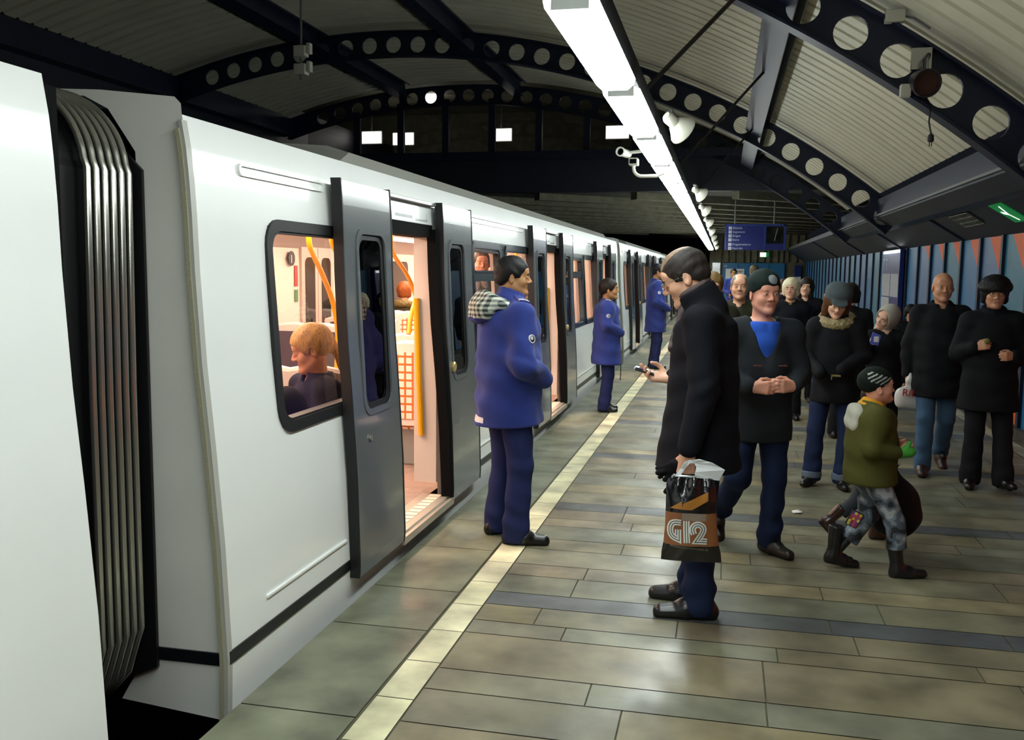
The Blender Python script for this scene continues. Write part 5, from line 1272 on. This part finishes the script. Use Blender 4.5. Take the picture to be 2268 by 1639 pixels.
# ---- 8 child behind
g = person('p', 'child in brown boots mostly hidden behind the striding child', (.915, 6.02), D(5),
    dict(KID, H=.97, res=.008, cres=.010, build=1.1, skin='skin_pink', head=(0,0,0), knL=(.05,.10,.5), anL=(.15,.10,.085), knR=(-.12,-.1,.5), anR=(-.42,-.1,.22), fpR=D(45)))
trousers(g, cloth('trousers_grey', '3a3e44', .1), 1.1, -.16, .0); shoes(g, BRN, SOLE, 1.1, .2)
jacket(g, cloth('jacket_slate', '3e4246', .12), .76, 1.16, 1.3, .02, 0, (.05,.08,0), 'jacket', .006, 23, .03, .95); hair(g, HB, 'short')
# black sack
S = SDF((-.25,-.2,-.05), (.3,.2,.7), .009); S.ell((0,0,.17), (.155,.09,.17), .04); S.cap((0,0,.25),(.01,0,.42), .10, .035, .05, (1,.6,1)); S.ell((.04,0,.10), (.12,.09,.10), .03)
S.torus((.035,0,.47), (.1,1,0), .055, .011, .015); S.wrinkle(.008, wr1(31, 16, 14))
o = sdf_obj(S, 'sack', cloth('sack_black', '0f1014', .1, rough=.6), None); o.location = (1.03, 5.68, .135); o.rotation_euler = (0, D(-8), D(8)); tag(o, 'big black soft bag beside the striding child\'s boots', 'bag')

# ---- 9 bald man and his carrier bag
g = person('p', 'bald person in a black jacket and pale jeans walking with a white carrier bag', (1.77, 8.32), D(-96),
    dict(H=1.68, res=.0075, cres=.011, head=(D(6),D(4),0), build=1.08, skin='skin_warm', brow=.5, browm='brow_fair', elR=(-.05,-.235,1.11), wrR=(-.0,-.24,.85), elL=(-.05,.235,1.11), wrL=(.02,.245,.86), knR=(.14,-.09,.50), anR=(.10,-.09,.085), knL=(-.02,.09,.48), anL=(-.30,.09,.16), fpL=D(35)))
trousers(g, JEANL, 1.02, .06, .01); shoes(g, mat('shoe_darkbrown', '2a1812', .4), SOLE, 1.05)
jacket(g, BLK2, .68, 1.06, 1.2, .025, 0, (.06,.075,.02), 'jacket', .006, 27, .02, .98); hair(g, HG, 'bald')
def carrier(loc, rz, wd, ht, label, txt, m, tm):
    o = empty('carrier_bag', loc, rz); tag(o, label, 'bag')
    S = SDF((-wd*.8,-.12,-.02), (wd*.8,.12,ht+.04), .008); S.cap((-wd*.28,0,.06),(wd*.28,0,.06), .06, None, .03, (1,.8,1)); S.cap((-wd*.24,0,ht*.45),(wd*.24,0,ht*.45), .05, None, .06, (1,.7,1)); S.cap((-wd*.05,0,ht*.8),(wd*.05,0,ht*.8), .03, None, .06, (1,.6,1)); S.cap((0,0,ht*.8),(0,0,ht), .018, .012, .03); S.wrinkle(.005, wr1(33, 22, 20)); S.cut((0,0,-1), -.0)
    sdf_obj(S, 'bag', m, o)
    text_mesh(txt, .085, 'lettering', tm, o, frame((-wd*.36,-.062,.12),(1,0,-.08),(.08,0,1)), extrude=.004)
carrier((1.555, 8.30, .535), 0, .2, .30, 'white carrier bag with red letters hanging from the bald walker\'s hand', 'RIMI', mat('bag_white', 'd8d6d4', .35), mat('bag_red', 'c03040', .5))

# ---- 10 woman in the black hat
g = person('p', 'person in a round black hat, glasses and long black coat beside the orange pennants', (2.04, 7.82), D(-100),
    dict(H=1.64, fem=1, res=.0075, cres=.011, head=(D(4),D(4),0), build=1.08, skin='skin_warm', elR=(.0,-.25,1.13), wrR=(.19,-.13,1.19), elL=(.0,.255,1.12), wrL=(.2,.15,1.13), hR=dict(d=(.5,.8,.3),n=(-.6,.5,0),t=(0,0,1),curl=(.9,.9,.9,.9)), hL=dict(d=(.6,-.7,0),n=(-.6,-.5,0),t=(0,0,1),curl=(.9,.9,.9,.9)), knR=(.06,-.09,.49), anR=(.02,-.10,.085), knL=(.03,.12,.49), anL=(.09,.14,.10), fyL=D(20), fpL=D(-10)))
trousers(g, DKT, 1.05, .06, .02); shoes(g, LEA, SOLE, .95)
jacket(g, BLK2, .66, 1.08, 1.25, .03, .0, (.05,.078,.02), 'coat', .005, 29, .02, .82); scarf(g, BLK, .08, .03, 1.47); hair(g, HD, 'bob'); glasses(g, M['black'])
T = g['T']; hs = g['hs']; S = SDF(g['hc']-.2, g['hc']+.25, .008); S.ell(T((-.015,0,.062)), np.array((.118,.112,.085))*hs, .01, g['R']); S.torus(T((-.012,0,.045)), g['R'] @ np.array((.1,0,1)), .095*hs, .03*hs, .02); S.ell(T((0,0,-.03)), np.array((.12,.085,.075))*hs, .005, g['R'], 's')
S.wrinkle(.004, lambda X,Y,Z: np.sin(X*160)*np.sin(Y*150)*np.sin(Z*170)); sdf_obj(S, 'fur_hat', hairm('fur_black', '0c0c0e'), g['root'])
b = MB(); b.ball((.235,-.05,1.17), .022, 8); b.build('purse', mat('purse_olive', '6a6a28', .6), g['root'])

# ---- background people
BG = dict(res=.010, cres=.014, hands=True)
def extra(label, pos, head_, H, coat_m, hair_m, style='short', heading=-92, fem=0, skin='skin_pale', hem=.62, **kw):
    g = person('p', label, pos, D(heading), dict(BG, H=H, head=head_, fem=fem, skin=skin, build=kw.pop('build', 1.05), **kw))
    trousers(g, DKT, 1.04, .05, .01); shoes(g, LEA, SOLE)
    jacket(g, coat_m, hem, 1.05, 1.2, .02, 0, (.05,.075,.02), 'coat', .005, int(abs(pos[0]*100+pos[1]*37)) % 97, .02, .82)
    if style: hair(g, hair_m, style)
    return g
COATG = cloth('coat_green', '2a2a1c', .12)
g = extra('person in a pale hood with head tilted, between the capped person and the bald walker', (1.47, 9.1), (D(-50),D(10),D(30)), 1.36, BLK2, None, None, -90, 1, 'skin_light', res=.008, cres=.011, hscale=1.15, wrR=(.24,-.19,1.33), elR=(.04,-.26,1.16), hR=dict(d=(.6,.2,.6),n=(-.5,.6,.3),t=(0,0,1),curl=(.9,.9,.9,.9)))
T = g['T']; hs = g['hs']; S = SDF(g['hc']-.3, g['hc']+.3, .009); S.ell(T((-.02,0,.015)), np.array((.125,.105,.130))*hs, .01, g['R']); S.cap(T((-.03,0,-.06)), T((-.02,0,-.15)), .085*hs, .09*hs, .03)
S.ell(T((.085,0,-.01)), np.array((.085,.072,.105))*hs, .012, g['R'], 's'); S.ell(T((0,0,0)), np.array((.098,.085,.105))*hs, .004, g['R'], 's'); sdf_obj(S, 'hood', cloth('hood_pale', 'a8a398', .25), g['root'])
o = empty('snack_packet', (1.335, 8.80, 1.09)); tag(o, 'small blue and white packet held up by the pale hooded person', 'packet')
b = MB(); b.prism([(-.045,0,-.05),(.03,0,-.06),(.05,0,.03),(-.02,0,.06)], (0,.02,0)); b.build('wrapper', mat('packet_blue', '5662b8', .4), o); b = MB(); b.box(-.01,.03,-.004,0,-.03,.02); b.build('print', M['white'], o)
extra('person with dark hair turned away behind the grey cap', (1.24, 9.85), (D(170)*0,0,0), 1.56, BLK2, HD, 'bob', 85, 1)
g = extra('white haired person in a black coat with a gold patterned scarf', (.74, 11.0), (D(-8),D(2),0), 1.60, BLK, HW, 'bob', -94, 1, 'skin_light')
scarf(g, mat('scarf_gold', '6a4e18', .7, noise=.5, nscale=40), .068, .022, 1.44)
extra('person with long dark brown hair and a fringe in a black coat', (1.03, 12.5), (D(0),D(0),D(8)), 1.60, BLK, HB, 'fringe', -97, 1, 'skin_light')
g = extra('person with glasses and swept light brown hair right behind the black coat', (-.10, 8.1), (D(-6),D(6),0), 1.65, COATG, hairm('hair_lightbrown', '6e542c'), 'tied', -78, 1, 'skin_pale', res=.007); glasses(g, M['black'])
g = extra('grey haired person with a yellow tie behind the knitted hat', (.14, 8.7), (D(4),D(0),0), 1.655, COATG, HG, 'thin', -95, 0, 'skin_pale', res=.007, brow=.6, browm='brow_fair')
S = SDF((-.1,-.2,1.05), (.25,.2,1.45), .009); S.cap((.075,0,1.32),(.12,0,1.12), .026, .035, .01); sdf_obj(S, 'tie', mat('tie_yellow', 'c4d42a', .6), g['root'])
extra('person with a greenish knitted hat far behind the reader\'s head', (-.26, 12.6), (0,0,0), 1.74, BLK, hairm('hat_moss', '55553a'), 'short', 90)
extra('uniformed person in blue standing before the white poster on the end wall', (.26, 28.0), (D(5),0,0), 1.79, NAVY, HD, 'short', -90, 0, 'skin_tan', wrR=(.18,-.1,1.05), wrL=(.18,.1,1.05))
extra('person with red brown hair partly hidden behind the white haired person', (.86, 14.2), (0,0,0), 1.57, BLK, hairm('hair_red', '4a2a18'), 'bob', 95, 1)
extra('fair haired person far off in front of the blue end wall', (.61, 20.5), (0,0,0), 1.83, BLK, hairm('hair_fair', '6a5a40'), 'short', 80)
extra('short dark haired person in front of the notice board', (2.36, 12.8), (D(15),D(10),0), 1.27, BLK2, HD, 'bob', -95, 1, 'skin_warm')

# ---- passengers
SEAT = dict(knR=(.42,-.10,.93), anR=(.42,-.10,.50), knL=(.42,.10,.93), anL=(.42,.10,.50))
g = person('p', 'blonde passenger in a dark coat seated at the first train window', (-2.20, 4.74, -.29), D(-128), dict(SEAT, H=1.62, fem=1, res=.006, cres=.010, head=(D(-24),D(16),0), skin='skin_warm', lip='lip_pale', browm='brow_fair', brow=.7, hscale=1.06, elR=(.06,-.23,1.14), wrR=(.25,-.1,1.04), elL=(.06,.23,1.14), wrL=(.25,.1,1.04)))
trousers(g, DKT, 1.0, .05); shoes(g, LEA, SOLE, .9)
jacket(g, cloth('coat_plum', '1c1a2a', .12), .86, .98, 1.15, .01, 0, (.05,.08,.0), 'coat', .005, 41, .02, .85); hair(g, HBL, 'ponytail', 1.1)
g = person('p', 'passenger with a frown seen through the small hopper window', (-2.36, 8.95, .115), D(-72), dict(H=1.74, res=.007, cres=.012, head=(D(6),D(2),0), skin='skin_pink', brow=.8, browm='brow_fair'))
trousers(g, DKT); shoes(g, LEA, SOLE); jacket(g, cloth('jacket_olive', '3c362c', .12), .8, 1.05, 1.2, 0, 0, (.05,.075,.02), 'jacket', .005, 43); hair(g, HBR, 'crop')
S = SDF((-.2,-.25,1.05), (.3,.25,1.5), .010); S.cap((.09,-.035,1.42),(.14,-.05,1.1), .035, None, .01, (.6,1,1)); S.cap((.09,.035,1.42),(.14,.05,1.1), .035, None, .01, (.6,1,1)); sdf_obj(S, 'scarf', mat('scarf_stripe', '6a5c54', .8, noise=.4, nscale=30), g['root'])
g = person('p', 'auburn haired passenger in a fur trimmed coat seated beyond the checked seat', (-4.35, 12.3, -.22), D(90), dict(SEAT, H=1.70, fem=1, res=.008, cres=.012, head=(0,0,0), skin='skin_warm'))
trousers(g, DKT); shoes(g, LEA, SOLE); jacket(g, cloth('coat_moss', '3a3524', .2), .86, 1.05, 1.2, 0, 0, None, 'coat', .005, 47); hair(g, hairm('hair_auburn', '8a4a1e'), 'bob', 1.2)
S = SDF((-.3,-.3,1.2), (.3,.3,1.6), .010); S.torus((-.02,0,1.40), (.2,0,1), .11, .05, .02); S.wrinkle(.008, lambda X,Y,Z: np.sin(X*120+Y*50)*np.sin(Y*110-Z*60)); sdf_obj(S, 'fur_collar', hairm('fur_olive', '6a5c34'), g['root'])

S = SDF((-.2,-.2,-.2), (.2,.2,.25), .010); S.ell((0,0,0), (.13,.12,.13), .04); S.ell((.0,-.02,.08), (.10,.10,.08), .05); S.wrinkle(.006, wr1(51, 20, 20))
q = sdf_obj(S, 'rucksack', cloth('rucksack_black', '0e0f16', .15), None); q.location = (-2.16, 4.30, .90); tag(q, 'dark rucksack on the lap of the blonde passenger', 'bag')
# ================================================================== THE STRIPED BAG, GLOVES, LITTER
def px2bag(px, py):     # crop pixels of the photographed bag -> bag plane (x right, z up), metres
    return (px-1528)*.00206, (1048-py)*.00206
BW = lambda v: np.interp(v, [0,.05,.12,.3,.6,.8,.9,1], [.082,.104,.111,.112,.116,.124,.133,.136])
BH = .40
def bag_pt(u, v, side=1, lift=0):
    x = BW(v)*u+.012*v; z = -v*BH
    th = np.interp(v, [0,.12,.3,.8,1], [.006,.03,.045,.05,.018])*math.sqrt(max(0, 1-u*u*.96))
    wv = .004*math.sin(u*9+v*4)*math.exp(-((v-.1)/.12)**2)*2+.0025*math.sin(u*5+v*11)
    return (x, side*-(th+lift)+side*-wv*(1-u*u), z)
o = empty('shopping_bag', (-.118, 4.20, .752)); tag(o, 'black and brown plastic shopping bag with large striped white lettering', 'bag'); BAG = o; o.rotation_euler = (0, 0, D(4))
bk, br, orr, gr_ = mat('bag_black', '101014', .16, coat=.5, bump=.25, bscale=26, bdist=.01), mat('bag_brown', '8a5836', .25, coat=.3, bump=.15, bscale=20, bdist=.008), mat('bag_orange', 'a8702e', .22, coat=.4), mat('bag_tan', '85766a', .25, coat=.3)
b = MB(); NU, NV = 72, 120
OPOLY = [(1484,1121),(1509,1104),(1512,1109),(1530,1099),(1566,1083),(1566,1102),(1531,1123)]
def bagmat(u, v):
    px, py = 1528+(BW(v)*u+.012*v)/.00206, 1048+v*BH/.00206
    ins = False
    for (x0,y0),(x1,y1) in zip(OPOLY, OPOLY[1:]+OPOLY[:1]):
        if (y0 > py) != (y1 > py) and px < x0+(py-y0)*(x1-x0)/(y1-y0): ins = not ins
    if 1130 < py < 1204: return 3 if (1511 < px < 1563 and py < 1146) else 1
    return 0
for side in (1, -1):
    for j in range(NV):
        for i in range(NU):
            u0, u1, v0, v1 = -1+2*i/NU, -1+2*(i+1)/NU, j/NV, (j+1)/NV
            b.mi = bagmat((u0+u1)/2, (v0+v1)/2) if side == 1 else 0
            q = [bag_pt(u0,v0,side), bag_pt(u1,v0,side), bag_pt(u1,v1,side), bag_pt(u0,v1,side)]
            b.quad(*(q if side == -1 else q[::-1]))
smooth_angle(b.build('sack', [bk, br, orr, gr_], o), 60)
def inv(px, py):        # letter crop pixel -> (u,v)
    X, Z = px2bag(1460+px*.0793, 1120+py*.0793); v = -Z/BH; return (X-.012*v)/BW(v), v
def ribbon(mb, path, off, hw, lift):
    P = [np.array(p, float) for p in path]; L_, R_ = [], []
    for i in range(len(P)):
        ta = P[max(i,1)]-P[max(i,1)-1]; tb = P[min(i+1,len(P)-1)]-P[min(i+1,len(P)-1)-1]; na, nb = [np.array((-t[1], t[0]))/np.linalg.norm(t) for t in (ta, tb)]; n = (na+nb)/max(.35, 1+na@nb)
        L_.append(bag_pt(*inv(*(P[i]+n*(off+hw))), 1, lift)); R_.append(bag_pt(*inv(*(P[i]+n*(off-hw))), 1, lift))
    for i in range(len(P)-1): mb.quad(L_[i], R_[i], R_[i+1], L_[i+1])
def spl(pts, n=8):
    out = []
    P = [np.array(p, float) for p in pts]; P = [2*P[0]-P[1]]+P+[2*P[-1]-P[-2]]
    for i in range(1, len(P)-2):
        for k in range(n):
            t = k/n; a, b_, c, d = P[i-1:i+3]; out.append(.5*((2*b_)+(c-a)*t+(2*a-5*b_+4*c-d)*t*t+(3*b_-a-3*c+d)*t**3))
    out.append(P[-2]); return out
Gp = spl([(615,405),(470,400),(370,450),(325,590),(350,740),(430,825),(548,868)])
G2 = [(545,868),(543,760),(540,600)]
I_ = [(760,345),(765,560),(775,760),(790,955)]
T2 = spl([(975,700),(935,580),(975,470),(1085,425),(1195,480),(1228,580),(1190,690),(1130,790),(1065,893)])
T3 = [(1062,893),(1200,896),(1332,902)]
dk, wh = MB(), MB()
PTH = (Gp+G2[1:], I_, T2+T3[1:])
for pth in PTH: ribbon(dk, pth, 0, 84, .0015)
for pth in PTH:
    for of in (-65, 0, 65): ribbon(wh, pth, of, 22, .0030)
dk.build('lettering_stroke', mat('bag_letter_dark', '14152c', .4), o); wh.build('lettering', mat('bag_letter_white', 'd4d4cc', .4), o)  # wide dark blue printed stroke with white lines on top
tm = text_mesh('MODERNE GUTTEMAGASIN AS', 1.0, 'lettering', mat('bag_small_text', '8c8a80', .5), o, extrude=0)
wd_ = max(v.co.x for v in tm.data.vertices)
for v in tm.data.vertices:
    k = 1040/wd_; v.co = bag_pt(*inv(335+v.co.x*k, 1100+v.co.x*k*.075-v.co.y*k*1.1), 1, .003)
op = MB()
for poly in ([(1484,1121.5),(1509,1104),(1512.5,1122.5)], [(1512,1109),(1566,1083),(1566,1102),(1531,1123),(1512,1122.7)]):
    xs_ = np.linspace(min(p[0] for p in poly), max(p[0] for p in poly), 26)
    def span(x):
        ys_ = [y0+(x-x0)*(y1-y0)/(x1-x0) for (x0,y0),(x1,y1) in zip(poly, poly[1:]+poly[:1]) if x0 != x1 and min(x0,x1)-1e-6 <= x <= max(x0,x1)+1e-6]
        return (min(ys_), max(ys_)) if ys_ else (0, 0)
    def P_(x, y):
        v = (y-1048)*.00206/BH; return bag_pt(((x-1528)*.00206-.012*v)/BW(v), v, 1, .0012)
    for x0, x1 in zip(xs_, xs_[1:]):
        (a0, b0), (a1, b1) = span(x0+1e-4), span(x1-1e-4)
        for q in range(6): op.quad(P_(x0, a0+(b0-a0)*q/6), P_(x0, a0+(b0-a0)*(q+1)/6), P_(x1, a1+(b1-a1)*(q+1)/6), P_(x1, a1+(b1-a1)*q/6))
op.build('printed_band', M['bag_orange'], o)
hb = MB()    # white handle sheet with a grip hole
hp = lambda x, z, y=0: (x, y, z)
for side in (-1, 1):
    yy = side*.006
    outer = [(-.072,-.012),(.060,-.016),(.125,-.03),(.15,.035),(.09,.075),(.035,.09),(-.01,.085),(-.03,.07)]
    inner = [(-.045,-.002),(.008,-.004),(.016,.0),(.02,.02),(.022,.045),(.012,.068),(-.008,.066),(-.018,.05)]
    n = len(outer)
    for i in range(n):
        j = (i+1) % n; w_ = lambda p: (p[0], yy+side*.012*math.sin(p[0]*40)*.6+side*.01*math.cos(p[1]*50), p[1]*.78); hb.quad(w_(outer[i]), w_(outer[j]), w_(inner[j]), w_(inner[i]))
hb.build('handle', mat('bag_handle', 'd6dadc', .3, bump=.2, bscale=30, bdist=.006), o)
# gloves
def glove(loc, rz, label):
    S = SDF((-.14,-.07,-.12), (.1,.07,.12), .006); S.ell((0,0,0), (.06,.03,.042), .02)
    for k, (dx, dz) in enumerate(((-.095,.035),(-.11,.012),(-.105,-.014),(-.085,-.038))): S.cap((-.03,0,dz*.6), (dx,.01*(-1)**k,dz), .016, .013, .008)
    S.cap((.02,0,-.02), (-.02,-.015,-.085), .017, .013, .01); S.cap((.03,0,.0), (.085,0,.02), .035, .038, .02, (1,.6,1)); S.wrinkle(.003, wr1(3, 50, 50))
    q = sdf_obj(S, 'glove', cloth('glove_knit', '0a0a0d', .4), None); q.location = loc; q.rotation_euler = rz; q.scale = (.72,.9,.8); tag(q, label, 'glove', 'gloves held with the bag'); return q
glove((-.200, 4.27, .765), (0, D(-28), D(10)), 'black knitted glove pointing away from the bag handle')
glove((-.185, 4.30, .695), (D(15), D(-70), D(0)), 'black knitted glove drooping over the bag\'s top corner')
# litter
o = empty('paper_scrap', (.55, 6.62, .0)); tag(o, 'crumpled white paper scrap on the paving near the knitted hat walker', 'litter'); b = MB(); b.add([(-.03,-.03,.004),(.02,-.04,.012),(.04,.0,.006),(.01,.03,.016),(-.035,.035,.004),(0,0,.022)], [(0,1,5),(1,2,5),(2,3,5),(3,4,5),(4,0,5),(0,4,3,2,1)]); b.build('paper', M['paper_white'], o)
